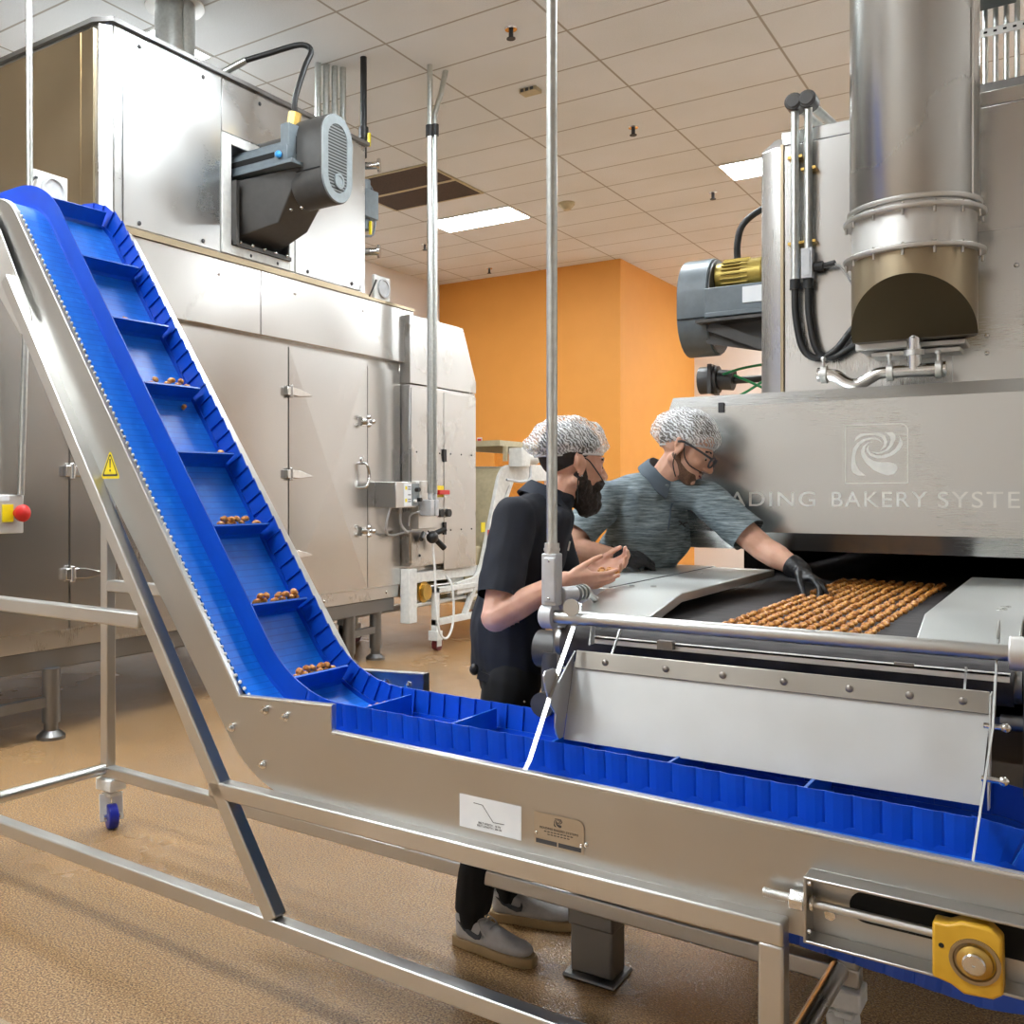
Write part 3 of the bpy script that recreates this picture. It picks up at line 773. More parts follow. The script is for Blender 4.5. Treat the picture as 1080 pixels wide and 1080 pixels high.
# end control cabinet standing proud of the wall line
XC = -4.99
cab = part('end_cabinet', lambda b: b.box(-7.55, XC, 7.41, 8.60, .82, 2.50), 'steel_v', bevel=.006)
part('cowl_skirt', lambda b: b.prism([(7.41, 2.51), (8.62, 2.51), (8.62, 2.62), (8.36, 3.14), (7.41, 3.14)], 'yz', -7.5, XC), 'steel_v', bevel=.006)
part('cabinet_door', lambda b: (b.box(XC, XC + .012, 7.42, 7.972, .84, 2.47), b.box(XC, XC + .012, 7.984, 8.59, .76, 2.47)), 'steel_v', cab, bevel=.003)
b = MB()
for z in (1.86, 1.16): b.box(XC + .012, XC + .03, 7.955, 8.0, z - .06, z + .06)
b.build('cabinet_hinge', 'black', cab)
b = MB()
for y in (7.50, 7.70, 7.90, 8.10, 8.30, 8.5):
    for z in (1.88, 1.14): b.sph((XC + .013, y, z), .009, 6)
for y, z in ((7.84, 1.62), (7.55, .92)): b.sph((XC + .014, y, z), .014, 8)
b.build('cabinet_screws', 'ink', cab)
# lower rail end with sprocket
rl = part('rail_plate', lambda b: (b.box(XC - .10, XC, 7.40, 7.53, .30, .80), b.box(XC - .1, XC - .02, 7.53, 8.75, .66, .76), b.box(XC - .1, XC - .02, 7.53, 8.75, .44, .47), b.box(XC - .09, XC - .05, 8.2, 8.8, .46, .82)), 'white_paint', bevel=.006)
part('sprocket', lambda b: (b.cyl((XC - .08, 7.68, .57), (XC + .02, 7.68, .57), .075, n=12), b.cyl((XC - .05, 7.68, .57), (XC - .02, 7.68, .57), .10, n=14)), 'brass', rl)
part('slide_rods', lambda b: [b.cyl((XC - .05, 7.53, z), (XC - .05, 8.2, z), .015, n=8) for z in (.53, .61)], 'chrome', rl)
# support frame and legs
part('base_beam', lambda b: (b.box(-5.35, -5.12, 2.2, 7.35, .42, .545), b.box(-7.5, -7.3, 2.2, 7.35, .42, .545), b.box(-7.3, -5.35, 6.5, 6.7, .42, .545)), 'steel_dark', bevel=.01)
def leg(x, y):
    b = MB(); b.cyl((x, y, .10), (x, y, .43), .055, n=20); b.cyl((x, y, .03), (x, y, .13), .042, n=20)
    b.lathe([(.001, 0), (.085, 0), (.085, .02), (.05, .05), (.001, .05)], (x, y, 0)); return b.build('leg', 'steel_dark', ov)
for x, y in ((-5.17, 6.73), (-5.17, 7.12), (-5.12, 3.67), (-5.12, 3.10), (-7.4, 6.73), (-7.4, 3.67)): leg(x, y)
part('leg_brace', lambda b: b.box(-5.19, -5.14, 6.73, 7.12, .24, .30), 'steel_dark'); part('leg_brace', lambda b: b.box(-5.145, -5.095, 3.1, 3.67, .20, .26), 'steel_dark')
def ocaster(x, y):
    b = MB(); b.box(x - .05, x + .05, y - .05, y + .05, .20, .44); b.build('caster_stem', 'steel_dark', ov)
    b = MB(); b.cyl((x - .025, y + .03, .085), (x + .025, y + .03, .085), .085, n=20); b.box(x - .04, x - .03, y - .04, y + .09, .08, .21); b.box(x + .03, x + .04, y - .04, y + .09, .08, .21); b.build('caster', 'black', ov)
ocaster(-5.9, 6.6); ocaster(-5.9, 7.6)
# upper motor box
XB = XO
box_poly = [(-5.165, 4.06), (XB, 4.125), (XB, 6.87), (-7.4, 6.87), (-7.4, 4.06)]
def hollow(b):
    # front split round the motor opening
    b.prism([(-5.165, 4.06), (XB, 4.125), (XB, 5.17), (-7.4, 5.17), (-7.4, 4.06)], 'xy', 3.24, 4.55)
    b.box(-7.4, XB, 5.86, 6.87, 3.24, 4.55); b.box(-7.4, XB, 5.17, 5.86, 4.10, 4.55); b.box(-7.4, XB, 5.17, 5.86, 3.24, 3.30); b.box(-7.4, -5.45, 5.17, 5.86, 3.30, 4.10)
mb = part('motor_box', hollow, 'steel_box', bevel=.004)
part('box_end_panel', lambda b: (b.box(-7.35, -5.20, 4.045, 4.06, 3.28, 4.52), b.box(-5.33, -5.325, 4.040, 4.046, 3.28, 4.52)), 'steel_warm', mb)  # warm steel puts this end face's brownish reflection into the colour
part('box_base_rail', lambda b: b.box(-7.45, XB + .03, 4.03, 6.90, 3.215, 3.245), 'steel_warm', mb)
part('box_roof', lambda b: b.prism([(-5.19, 4.03), (XB + .03, 4.10), (XB + .03, 6.90), (-7.45, 6.90), (-7.45, 4.03)], 'xy', 4.55, 4.58), 'steel_dark', mb)
pb = MB()
for y0, y1, z0, z1 in ((4.20, 5.08, 3.26, 4.53), (5.10, 5.90, 4.15, 4.53), (5.92, 6.80, 3.26, 4.53)): pb.box(XB, XB + .012, y0, y1, z0, z1)
pb.box(XB, XB + .012, 4.127, 4.185, 3.26, 4.53)
pb.build('face_panel', 'steel_box', mb, bevel=.003)
pb = MB()
for y0, y1, z0, z1 in ((5.10, 5.19, 3.26, 4.14), (5.84, 5.90, 3.26, 4.14), (5.19, 5.84, 4.07, 4.14), (5.19, 5.84, 3.26, 3.33)): pb.box(XB, XB + .02, y0, y1, z0, z1)
pb.build('opening_frame', 'white_paint', mb, bevel=.003)
b = MB()
for y, z in ((4.33, 3.295), (4.91, 3.30), (4.33, 4.47), (4.91, 4.47), (5.5, 4.47), (6.07, 3.295), (6.66, 3.30), (6.0, 4.47), (5.4, 3.29), (5.7, 3.29)): b.sph((XB + .016, y, z), (.008, .016, .016), 8)
b.build('panel_screws', 'ink', mb)
# blower: wedge duct, bracket, belt guard, motor
bl = part('fan_duct', lambda b: b.hexa([(XB - .3, 5.20, 3.34), (XB + .28, 5.42, 3.50), (XB + .28, 5.75, 3.50), (XB - .3, 5.83, 3.34), (XB - .3, 5.20, 3.80), (XB + .55, 5.36, 3.86), (XB + .55, 5.76, 3.86), (XB - .3, 5.83, 3.80)]), 'motor_grey', bevel=.01)
part('duct_flange', lambda b: (b.box(XB - .02, XB + .04, 5.19, 5.84, 3.33, 3.36), b.box(XB - .02, XB + .07, 5.19, 5.22, 3.33, 3.80)), 'motor_grey', bl)
b = MB()
for k in range(5): b.sph((XB + .045, 5.26 + .13 * k, 3.36), .014, 8)
for k in range(4): b.sph((XB + .20 + .10 * k, 5.42, 3.58), .012, 8)
b.build('flange_bolts', 'chrome', bl)
br = MB(); br.box(XB - .35, XB + .56, 5.24, 5.78, 3.85, 3.88); br.box(XB - .35, XB + .50, 5.26, 5.29, 3.88, 4.00); br.box(XB - .35, XB + .50, 5.73, 5.76, 3.88, 4.00); br.box(XB + .42, XB + .50, 5.28, 5.74, 3.88, 4.16); br.box(XB - .12, XB + .44, 5.32, 5.34, 3.94, 4.05)
br.build('motor_bracket', 'motor_blue', bl, bevel=.004)
part('bracket_slots', lambda b: (b.box(XB + .50, XB + .502, 5.36, 5.42, 3.95, 4.08), b.box(XB - .1, XB + .38, 5.256, 5.259, 3.92, 3.96)), 'black_hole', bl)
part('blue_cap', lambda b: (b.sph((XB + .44, 5.235, 3.925), .026, 10), b.sph((XB - .06, 5.235, 3.86), .022, 10)), 'cyan', bl)
def stadium(yc, zc, wd, h, n=14):
    r = wd / 2; k = h / 2 - r; out = []
    for j in range(n + 1): a = R(180 * j / n); out.append((yc + r * math.cos(a), zc + k + r * math.sin(a)))
    for j in range(n + 1): a = R(180 + 180 * j / n); out.append((yc + r * math.cos(a), zc - k + r * math.sin(a)))
    return out
XG = -4.36
gd = part('belt_guard', lambda b: b.prism(stadium(5.545, 3.92, .36, .65), 'yz', XG - .30, XG - .012), 'motor_grey', bl, bevel=.006)
part('guard_face', lambda b: b.rings([[(x, y, z) for y, z in stadium(5.545, 3.92, w_, h_)] for x, w_, h_ in ((XG - .012, .35, .64), (XG, .34, .63), (XG, .225, .50), (XG - .012, .215, .49))], cap=False, closed=True), 'motor_light', bl)
part('guard_grille', lambda b: b.prism(stadium(5.545, 3.92, .22, .495), 'yz', XG - .012, XG - .006), 'grille', bl)
part('sight_hole', lambda b: b.lathe([(.001, 0), (.055, 0), (.055, .012), (.038, .014), (.034, .006), (.001, .006)], (XG - .006, 5.56, 3.76), 'x'), 'motor_light', bl)
part('guard_seam', lambda b: b.box(XG - .301, XG - .02, 5.36, 5.366, 3.815, 3.822), 'black_hole', bl)
mt = part('drive_motor', lambda b: b.cyl((XB - .1, 5.56, 4.11), (XB + .42, 5.56, 4.11), .075, n=20), 'motor_grey', bl)
part('brass_gland', lambda b: (b.cyl((-4.75, 5.50, 4.12), (-4.75, 5.50, 4.22), .045, n=10), b.cyl((-4.75, 5.50, 4.22), (-4.73, 5.50, 4.32), .05, n=8), b.cyl((-4.80, 5.44, 4.17), (-4.70, 5.56, 4.17), .035, n=10)), 'brass', bl)
part('motor_cable', lambda b: b.tube([(-4.73, 5.50, 4.31), (-4.72, 5.49, 4.42), (-4.68, 5.55, 4.66), (-4.66, 5.60, 4.80), (-4.74, 5.56, 4.85), (-4.95, 5.45, 4.80), (-5.12, 5.35, 4.75)], .022, 10, sub=6), 'black', bl)
part('cable_pipe', lambda b: b.cyl((-5.10, 5.36, 4.755), (-5.36, 5.20, 4.60), .028, n=12), 'zinc', bl)
# gas train at the end of the motor box
gt = part('gas_train', lambda b: (b.tube([(-5.2, 6.95, 3.6), (-5.2, 6.95, 4.55)], .03, 12), b.box(-5.28, -5.12, 6.90, 7.10, 3.95, 4.20), b.cyl((-5.2, 7.0, 3.85), (-5.2, 7.0, 4.3), .05, n=14), b.tube([(-5.2, 6.95, 3.8), (-5.2, 7.12, 3.84), (-5.2, 7.16, 4.05), (-5.2, 7.1, 4.25), (-5.2, 6.95, 4.3)], .012, 8, sub=4)), 'motor_blue', bevel=.004)
for z in (4.43, 3.66):
    part('pressure_dial', lambda b: (b.cyl((-5.22, 7.0, z), (-5.10, 7.06, z), .035, n=12), b.cyl((-5.10, 7.06, z), (-5.08, 7.07, z), .062, n=16)), 'chrome', gt)
part('valve_handle', lambda b: (b.box(-5.14, -5.12, 6.96, 6.98, 4.58, 4.70), b.box(-5.14, -5.12, 6.98, 7.0, 3.80, 3.92)), 'yellow', gt)
# round dial plates on top of the body
def dial(y, x=-5.05):
    p = part('dial_plate', lambda b: b.box(x - .03, x, y - .12, y + .12, 3.215, 3.43), 'white_paint', bevel=.006)
    part('dial', lambda b: b.lathe([(.001, 0), (.085, 0), (.085, .02), (.068, .02), (.064, .01), (.001, .01)], (x, y + .01, 3.325), 'x'), 'grey_cast', p)
    part('dial_cable', lambda b: b.tube([(x, y - .10, 3.38), (x + .03, y - .14, 3.36), (x + .03, y - .19, 3.28), (x, y - .20, 3.215)], .008, 8, sub=4), 'black', p)
dial(3.62); dial(7.06)
# control boxes by the end cabinet
cb = part('control_box', lambda b: (b.box(XO + .012, -4.86, 7.00, 7.32, 1.37, 1.60), b.box(XO + .012, -4.86, 7.32, 7.37, 1.38, 1.59)), 'steel_v', bevel=.006)
part('warning_label', lambda b: b.box(-4.860, -4.855, 7.12, 7.24, 1.385, 1.585), 'sticker', cb)
part('label_marks', lambda b: [b.box(-4.855, -4.853, 7.135, 7.165, z, z + .03) for z in (1.42, 1.53)], 'yellow', cb)
part('label_text', lambda b: [b.box(-4.855, -4.853, 7.18, 7.225, z, z + .008) for z in (1.42, 1.44, 1.48, 1.53, 1.55)], 'ink', cb)
part('switch_panel', lambda b: b.box(-4.86, -4.85, 7.25, 7.36, 1.385, 1.585), 'motor_light', cb, bevel=.003)
part('selector_knob', lambda b: (b.cyl((-4.85, 7.30, 1.53), (-4.81, 7.30, 1.53), .02, n=12), b.cyl((-4.85, 7.33, 1.44), (-4.81, 7.33, 1.44), .018, n=12)), 'black', cb)
part('indicator', lambda b: b.cyl((-4.85, 7.275, 1.43), (-4.83, 7.275, 1.43), .014, n=12), 'white_plastic', cb)
jb = part('junction_box', lambda b: b.box(XC + .012, -4.90, 7.42, 7.74, 1.17, 1.61), 'steel_dull', cab, bevel=.006)
for y in (7.47, 7.55):
    part('conduit_body', lambda b: (b.box(-4.90, -4.78, y - .03, y + .03, 1.29, 1.44), b.cyl((-4.81, y, 1.44), (-4.81, y, 1.50), .02, n=12)), 'grey_cast', jb, bevel=.008)
part('plug_cluster', lambda b: (b.sph((-4.88, 7.62, 1.09), .06, 10), b.cyl((-4.9, 7.68, 1.12), (-4.85, 7.80, 1.16), .025, n=10), b.cyl((-4.9, 7.72, 1.06), (-4.86, 7.80, .98), .028, n=10), b.cyl((-4.9, 7.5, 1.13), (-4.86, 7.4, 1.08), .022, n=10)), 'black', cab)
part('rotary_isolator', lambda b: (b.box(XC + .012, XC + .06, 7.79, 7.90, 1.46, 1.57)), 'yellow', cab)
part('isolator_handle', lambda b: (b.box(XC + .06, XC + .10, 7.76, 7.95, 1.485, 1.53)), 'red', cab, bevel=.006)
part('pushbutton', lambda b: [b.cyl((XC + .012, y, 1.31), (XC + .08, y, 1.31), .045, n=16) for y in (7.80, 7.93)], 'chrome', cab)
part('button_cap', lambda b: [b.cyl((XC + .08, y, 1.31), (XC + .11, y, 1.31), .038, n=16) for y in (7.80, 7.93)], 'black', cab)
part('control_cable', lambda b: (b.tube([(-4.95, 7.05, 1.38), (-4.98, 7.03, 1.25), (-5.02, 7.08, 1.15), (-5.03, 7.2, 1.12), (-4.98, 7.4, 1.15), (-4.9, 7.6, 1.12)], .010, 8, sub=5), b.tube([(-4.95, 7.2, 1.38), (-4.96, 7.22, 1.22), (-4.96, 7.33, 1.14)], .012, 8, sub=5), b.tube([(-4.95, 7.33, 1.20), (-4.95, 7.36, 1.30), (-4.9, 7.44, 1.33)], .010, 8, sub=5)), 'grey_cast', cab)
part('hanging_cable', lambda b: b.tube([(-4.88, 7.62, 1.05), (-4.86, 7.63, .8), (-4.84, 7.62, .45), (-4.82, 7.66, .20), (-4.80, 7.76, .15), (-4.80, 7.86, .30), (-4.82, 7.88, .60), (-4.88, 7.86, .72)], .011, 8, sub=6), 'white_plastic', cab)
# emergency stop station at the left
es = part('stop_box', lambda b: b.box(-5.08, -4.98, 3.10, 3.385, 1.268, 1.49), 'steel_dull', bevel=.006)
part('stop_plate', lambda b: b.box(-4.98, -4.974, 3.245, 3.315, 1.335, 1.435), 'yellow', es)
part('stop_button', lambda b: (b.cyl((-4.974, 3.335, 1.385), (-4.93, 3.335, 1.385), .025, n=14), b.lathe([(.001, 0), (.048, 0), (.05, .02), (.035, .035), (.001, .04)], (-4.93, 3.335, 1.385), 'x')), 'red', es)
part('stop_box_label', lambda b: b.box(-4.98, -4.977, 3.2, 3.29, 1.455, 1.485), 'sticker', es)

# flue pipe
t = thing('flue_pipe', (-5.87, 5.36, 4.58), 'galvanised flue pipe with a round ceiling flange on top of the tall left oven', 'pipe')
quick('pipe', lambda b: b.cyl((-5.87, 5.36, 4.58), (-5.87, 5.36, ZC), .16, n=36), 'zinc', t)
quick('ceiling_flange', lambda b: b.lathe([(.162, ZC - .012), (.235, ZC - .03), (.24, ZC - .022), (.17, ZC)], (-5.87, 5.36, 0)), 'steel_dull', t)
quick('seam', lambda b: b.box(-5.715, -5.705, 5.30, 5.315, 4.58, ZC - .02), 'zinc', t)

# conduits from the ceiling
def conduit(name, label, pts, r, mat='zinc', sub=0, cat='conduit', couplings=()):
    t = thing(name, V((pts[-1][0], pts[-1][1], min(p[2] for p in pts))), label, cat)
    quick('pipe', lambda b: b.tube(pts, r, 14, sub=sub), mat, t)
    if couplings: quick('coupling', lambda b: [b.cyl(V(p) - V((0, 0, .05)), V(p) + V((0, 0, .05)), r * 1.5, n=12) for p in couplings], 'black', t)
    return t
conduit('conduit', 'straight galvanised conduit beside the bent one, by the left oven', [(-4.81, 7.47, ZC), (-4.81, 7.47, 1.5)], .026, couplings=[(-4.81, 7.47, 4.80)])
conduit('conduit', 'galvanised conduit with an offset bend at its top, by the left oven', [(-4.76, 7.66, ZC), (-4.78, 7.62, 5.2), (-4.81, 7.55, 4.97), (-4.81, 7.55, 4.85), (-4.81, 7.55, 1.5)], .026, couplings=[(-4.81, 7.55, 4.83)])
for k, (dx, l) in enumerate(((0, 'leftmost'), (.07, 'second from left'), (.14, 'third from left'), (.21, 'rightmost'))):
    conduit('ceiling_pipe', f'galvanised pipe behind the belt guard rising to the ceiling, {l} of four', [(-5.62 + dx * .6, 6.85 + dx, ZC), (-5.62 + dx * .6, 6.85 + dx, 4.58)], .03)
conduit('gas_pipe', 'black gas pipe hanging from the ceiling at the end of the motor box', [(-5.207, 6.99, ZC), (-5.207, 6.99, 4.5)], .03, 'black', couplings=[(-5.207, 6.99, 4.72)])
conduit('drop_conduit', 'thin pale conduit dropping to the emergency stop box at the left edge', [(-4.90, 3.36, ZC), (-4.90, 3.37, 3.2), (-4.97, 3.36, 1.49)], .019)

# ------------------------------------------------------------------ white take-away conveyor at the oven exit
wc = thing('takeaway_conveyor', (-5.3, 8.9, 0), 'white framed incline conveyor on casters beyond the left oven', 'conveyor')
def wp(name, fn, mat='white_paint', **kw): return quick(name, fn, mat, wc, **kw)
for x in (-4.98, -5.95):
    wp('side_channel', lambda b: b.prism([tuple(q) for q in fillet_path([(8.2, .62), (8.64, .66), (9.10, 1.80), (11.2, 1.84)], (.2, .28), .05)] + [tuple(q) for q in fillet_path([(11.2, 1.66), (9.24, 1.62), (8.77, .52), (8.2, .50)], (.28, .2), .05)], 'yz', x - .02, x + .02), bevel=.004)
    wp('frame_leg', lambda b: b.box(x - .03, x + .03, 7.80, 7.86, .18, .60), bevel=.004)
    wp('frame_leg', lambda b: b.box(x - .03, x + .03, 10.2, 10.26, .18, 1.66), bevel=.004)
    wp('frame_beam', lambda b: b.box(x - .03, x + .03, 7.80, 10.26, .24, .30), bevel=.004)
    wp('frame_beam', lambda b: b.box(x - .03, x + .03, 7.80, 8.9, .55, .60), bevel=.004)
    wp('frame_brace', lambda b: b.bar((x, 8.36, .28), (x, 9.35, 1.64), .05, .05), bevel=.004)
    for y in (7.83, 10.23):
        cs = wp('caster', lambda b: (b.box(x - .05, x + .05, y - .05, y + .05, .10, .19), b.box(x - .035, x - .028, y - .02, y + .06, .04, .11), b.box(x + .028, x + .035, y - .02, y + .06, .04, .11)), bevel=.004)
        quick('wheel', lambda b: b.cyl((x - .025, y + .03, .06), (x + .025, y + .03, .06), .06, n=20), 'maroon', cs)
wp('belt', lambda b: b.prism([tuple(q) for q in fillet_path([(8.2, .60), (8.66, .63), (9.13, 1.77), (11.2, 1.80)], (.2, .28), .05)] + [(11.2, 1.78)] + [tuple(q) for q in fillet_path([(11.2, 1.76), (9.15, 1.73), (8.68, .61), (8.2, .58)], (.28, .2), .05)], 'yz', -5.93, -5.0), 'cream')
wp('drip_tray', lambda b: b.box(-5.9, -5.02, 8.45, 10.1, .40, .95), 'cream', bevel=.01)
wp('red_tag', lambda b: b.box(-4.96, -4.955, 8.80, 8.86, 1.02, 1.12), 'red'); wp('yellow_tag', lambda b: b.box(-4.96, -4.955, 8.66, 8.74, 1.10, 1.2), 'yellow')
wp('top_guard', lambda b: (b.box(-5.95, -4.98, 9.1, 11.2, 2.0, 2.06), b.box(-5.0, -4.96, 9.2, 9.24, 1.84, 2.0), b.box(-5.0, -4.96, 10.9, 10.94, 1.84, 2.0)), 'cream')
wp('gear_motor', lambda b: (b.box(-4.96, -4.80, 9.25, 9.45, 1.78, 1.98), b.cyl((-4.88, 9.45, 1.88), (-4.88, 9.72, 1.88), .07, n=16)), 'white_paint', bevel=.01)
wp('motor_cable', lambda b: b.tube([(-4.88, 9.6, 1.80), (-4.86, 9.55, 1.66), (-4.86, 9.35, 1.62), (-4.9, 9.1, 1.64)], .014, 8, sub=5), 'grey_cast')

# ------------------------------------------------------------------ small ceiling fittings
def sprinkler(x, y, label):
    t = thing('ceiling_sprinkler', (x, y, ZC), label, 'sprinkler', 'ceiling sprinklers')
    quick('escutcheon', lambda b: b.lathe([(.001, ZC - .012), (.05, ZC - .012), (.055, ZC), (.001, ZC)], (x, y, 0)), 'chrome', t)
    quick('head', lambda b: (b.cyl((x, y, ZC - .08), (x, y, ZC - .01), .02, n=10), b.cyl((x, y, ZC - .09), (x, y, ZC - .083), .038, n=12)), 'ink', t)
sprinkler(-3.877, 7.277, 'dark ceiling sprinkler nearest the top of the picture, left of the tall centre conduit')
sprinkler(-3.862, 9.996, 'dark ceiling sprinkler in the middle of the ceiling, right of the tall centre conduit')
sprinkler(-3.862, 12.774, 'dark ceiling sprinkler just left of the troffer above the fan motor on the right oven')
sprinkler(-8.352, 12.822, 'small ceiling sprinkler right of the pair of conduits, below the troffer')
sprinkler(-8.323, 14.825, 'farthest small ceiling sprinkler, close above the orange wall')
t = thing('smoke_detector', (-5.6, 12.09, ZC), 'small cream smoke detector on the ceiling', 'smoke detector')
quick('housing', lambda b: b.lathe([(.001, ZC - .10), (.05, ZC - .095), (.09, ZC - .05), (.11, ZC - .03), (.11, ZC), (.001, ZC)], (-5.6, 12.09, 0)), 'cream', t)
t = thing('ceiling_sensor', (-4.3, 8.5, ZC), 'small white box with slots on the ceiling behind the centre conduit', 'sensor')
quick('box', lambda b: b.box(-4.40, -4.22, 8.42, 8.55, ZC - .04, ZC), 'cream', t, bevel=.006)
quick('slots', lambda b: [b.box(-4.38 + .05 * k, -4.35 + .05 * k, 8.41, 8.42, ZC - .034, ZC - .008) for k in range(3)], 'ink', t)
for j, l in ((3, 'nearer of the two'), (4, 'farther of the two')):
    x, y = cell(-3, j)
    t = thing('return_vent', (x + TX / 2, y + TY / 2, ZC), f'brown dusty return air grille in the ceiling, {l}', 'vent', 'return air grilles')
    quick('grille', lambda b: b.box(x + .03, x + TX - .03, y + .03, y + TY - .03, ZC - .012, ZC), 'vent_brown', t)
    fr = MB()
    for q in ((x, x + TX, y, y + .03), (x, x + TX, y + TY - .03, y + TY), (x, x + .03, y + .03, y + TY - .03), (x + TX - .03, x + TX, y + .03, y + TY - .03)): fr.box(q[0], q[1], q[2], q[3], ZC - .015, ZC)
    fr.build('frame', 'cream', t)
# ------------------------------------------------------------------ baking oven on the right
bo = thing('baking_oven', (0, 6.5, 0), 'large stainless baking oven on the right with an engraved hood', 'oven')
def bp(name, fn, mat, par=bo, **kw): return quick(name, fn, mat, par, **kw)
XL, XR, YF, YB = -1.186, 1.5, 4.6, 9.5
body = bp('oven_body', lambda b: b.prism([(XL, YF + .05), (-1.10, YF), (XR, YF), (XR, YB), (XL, YB)], 'xy', 1.32, 3.06), 'steel_oven', bevel=.006)
bp('roof', lambda b: b.hexa([(XL, YF + .05, 3.06), (XR, YF, 3.06), (XR, YB, 3.06), (XL, YB, 3.06), (XL + .06, YF + .06, 3.11), (XR, YF + .02, 3.11), (XR, YB, 3.11), (XL + .06, YB, 3.11)]), 'steel_oven', body)
bp('roof_lip', lambda b: (b.box(-1.085, XR, YF - .004, YF + .03, 3.055, 3.115),), 'steel_oven', body, bevel=.003)
bp('front_panel', lambda b: (b.box(-1.07, XR - .02, YF - .012, YF, 1.9, 3.05)), 'steel_oven', body, bevel=.003)
bp('seam_strip', lambda b: b.box(-1.088, -1.076, YF - .013, YF + .002, 1.9, 3.06), 'steel_warm', body)
bp('patch_panel', lambda b: b.box(-.42, .10, YF - .016, YF - .012, 1.86, 2.55), 'steel_hood', body, bevel=.002)
for x, z in ((-.30, 2.13), (-.30, 2.06), (-.20, 2.40), (-1.02, 2.95)): quick('panel_bolt', lambda b: b.sph((x, YF - .017, z), (.010, .006, .010), 8), 'chrome', body)
bp('lower_body', lambda b: (b.box(-1.25, XR, YF, YB, .25, 1.08)), 'steel_dark')
bp('tunnel_side', lambda b: b.box(-1.25, -1.19, YF, YB, 1.08, 1.32), 'black_hole'); bp('tunnel_side', lambda b: b.box(.0, XR, YF, YB, 1.08, 1.32), 'black_hole')  # near-black walls keep the tunnel's shade in their colour
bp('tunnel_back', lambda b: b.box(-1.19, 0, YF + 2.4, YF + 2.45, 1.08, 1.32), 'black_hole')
for x, y in ((-1.1, 4.8), (1.3, 4.8), (-1.1, 9.2), (1.3, 9.2)): bp('leg', lambda b: (b.cyl((x, y, .03), (x, y, .26), .05), b.cyl((x, y, 0), (x, y, .04), .08)), 'steel_dark')
# hood with bevelled top and bottom lips
HX0, HX1, HY = -1.39, 1.45, 4.0
hood = bp('hood', lambda b: b.prism([(HY, 1.345), (HY, 1.850), (HY + .05, 1.900), (YF + .02, 1.94), (YF + .02, 1.90), (HY + .06, 1.87), (HY + .03, 1.83), (HY + .03, 1.36), (HY + .06, 1.285), (HY + .035, 1.275)], 'yz', HX0, HX1), 'steel_hood', smooth=False)
bp('hood_end', lambda b: b.prism([(HY + .02, 1.33), (HY + .02, 1.85), (HY + .05, 1.895), (YF + .02, 1.93), (YF + .02, 1.30), (HY + .05, 1.29)], 'yz', HX0 + .002, HX0 + .012), 'steel_dark', hood)
bp('hood_latch', lambda b: b.box(-1.185, -1.165, HY - .012, HY + .01, 1.825, 1.865), 'ink', hood)
z0 = 1.4485
bb = text('lettering', 'BAKERY', .0842, (-.766, HY - .0003, z0), (1, 0, 0), (0, 0, 1), 'etch', hood, ext=.0006, spacing=1.13)
def place_word(wd, x0, x1):
    o = text('lettering', wd, .082, (0, HY - .0003, z0), (1, 0, 0), (0, 0, 1), 'etch', hood, ext=.0006, spacing=1.15)
    xs = [v.co.x for v in o.data.vertices]; a, c_ = min(xs), max(xs); k = (x1 - x0) / (c_ - a)
    for v in o.data.vertices: v.co.x = x0 + (v.co.x - a) * k
    return o
bpy.data.objects.remove(bb)
place_word('READING', -1.255, -.822); place_word('BAKERY', -.764, -.445); place_word('SYSTEMS', -.412, -.045)
def xzface(polys, y, mat, name, par):
    b = MB()
    for p in polys: b.prism(p, 'xz', y - .0008, y + .0005)
    return b.build(name, mat, par, smooth=False)
LX, LZ, LS = -.6115, 1.643, .205
xzface(logo_polys(LX, LZ, LS), HY - .0003, 'etch', 'emblem', hood)
o0 = rrect(LX - .106, LX + .106, LZ - .108, LZ + .113, .028, only=('tr',)); o1 = rrect(LX - .1025, LX + .1025, LZ - .1045, LZ + .1095, .025, only=('tr',))
k = len(o0); xzface([[o0[i], o0[(i + 1) % k], o1[(i + 1) % k], o1[i]] for i in range(k)], HY - .0003, 'etch', 'emblem_border', hood)

# exhaust duct in front of the oven
DX, DY, DR = -.531, 4.33, .225
du = thing('exhaust_duct', (DX, DY, 2.1), 'large round stainless exhaust duct hanging in front of the right oven', 'duct')
quick('duct_pipe', lambda b: b.lathe([(DR * .985, 2.60), (DR, 2.605), (DR, ZC)], (DX, DY, 0), n=64), 'steel_duct', du)
quick('duct_seam', lambda b: b.box(DX + .205, DX + .212, DY - .095, DY - .085, 2.62, ZC), 'steel_v', du)
def collar(z, r=.245):
    return quick('collar', lambda b: b.lathe([(DR - .02, z - .010), (r, z - .010), (r + .004, z - .004), (r + .004, z + .004), (r - .008, z + .010), (DR - .02, z + .012)], (DX, DY, 0), n=64), 'steel_dull', du)
collar(2.610, .232); collar(2.575); c2 = collar(2.425)
for k in range(14):
    a = 2 * math.pi * k / 14 + .2
    for z in (2.570, 2.42):
        quick('collar_bolt', lambda b: b.cyl((DX + .236 * math.cos(a), DY + .236 * math.sin(a), z - .03), (DX + .236 * math.cos(a), DY + .236 * math.sin(a), z + .018), .0055, n=8), 'chrome', du)
quick('duct_ring', lambda b: b.lathe([(DR - .012, 2.42), (DR - .008, 2.42), (DR - .008, 2.60), (DR - .012, 2.60)], (DX, DY, 0), n=64), 'steel_dull', du)
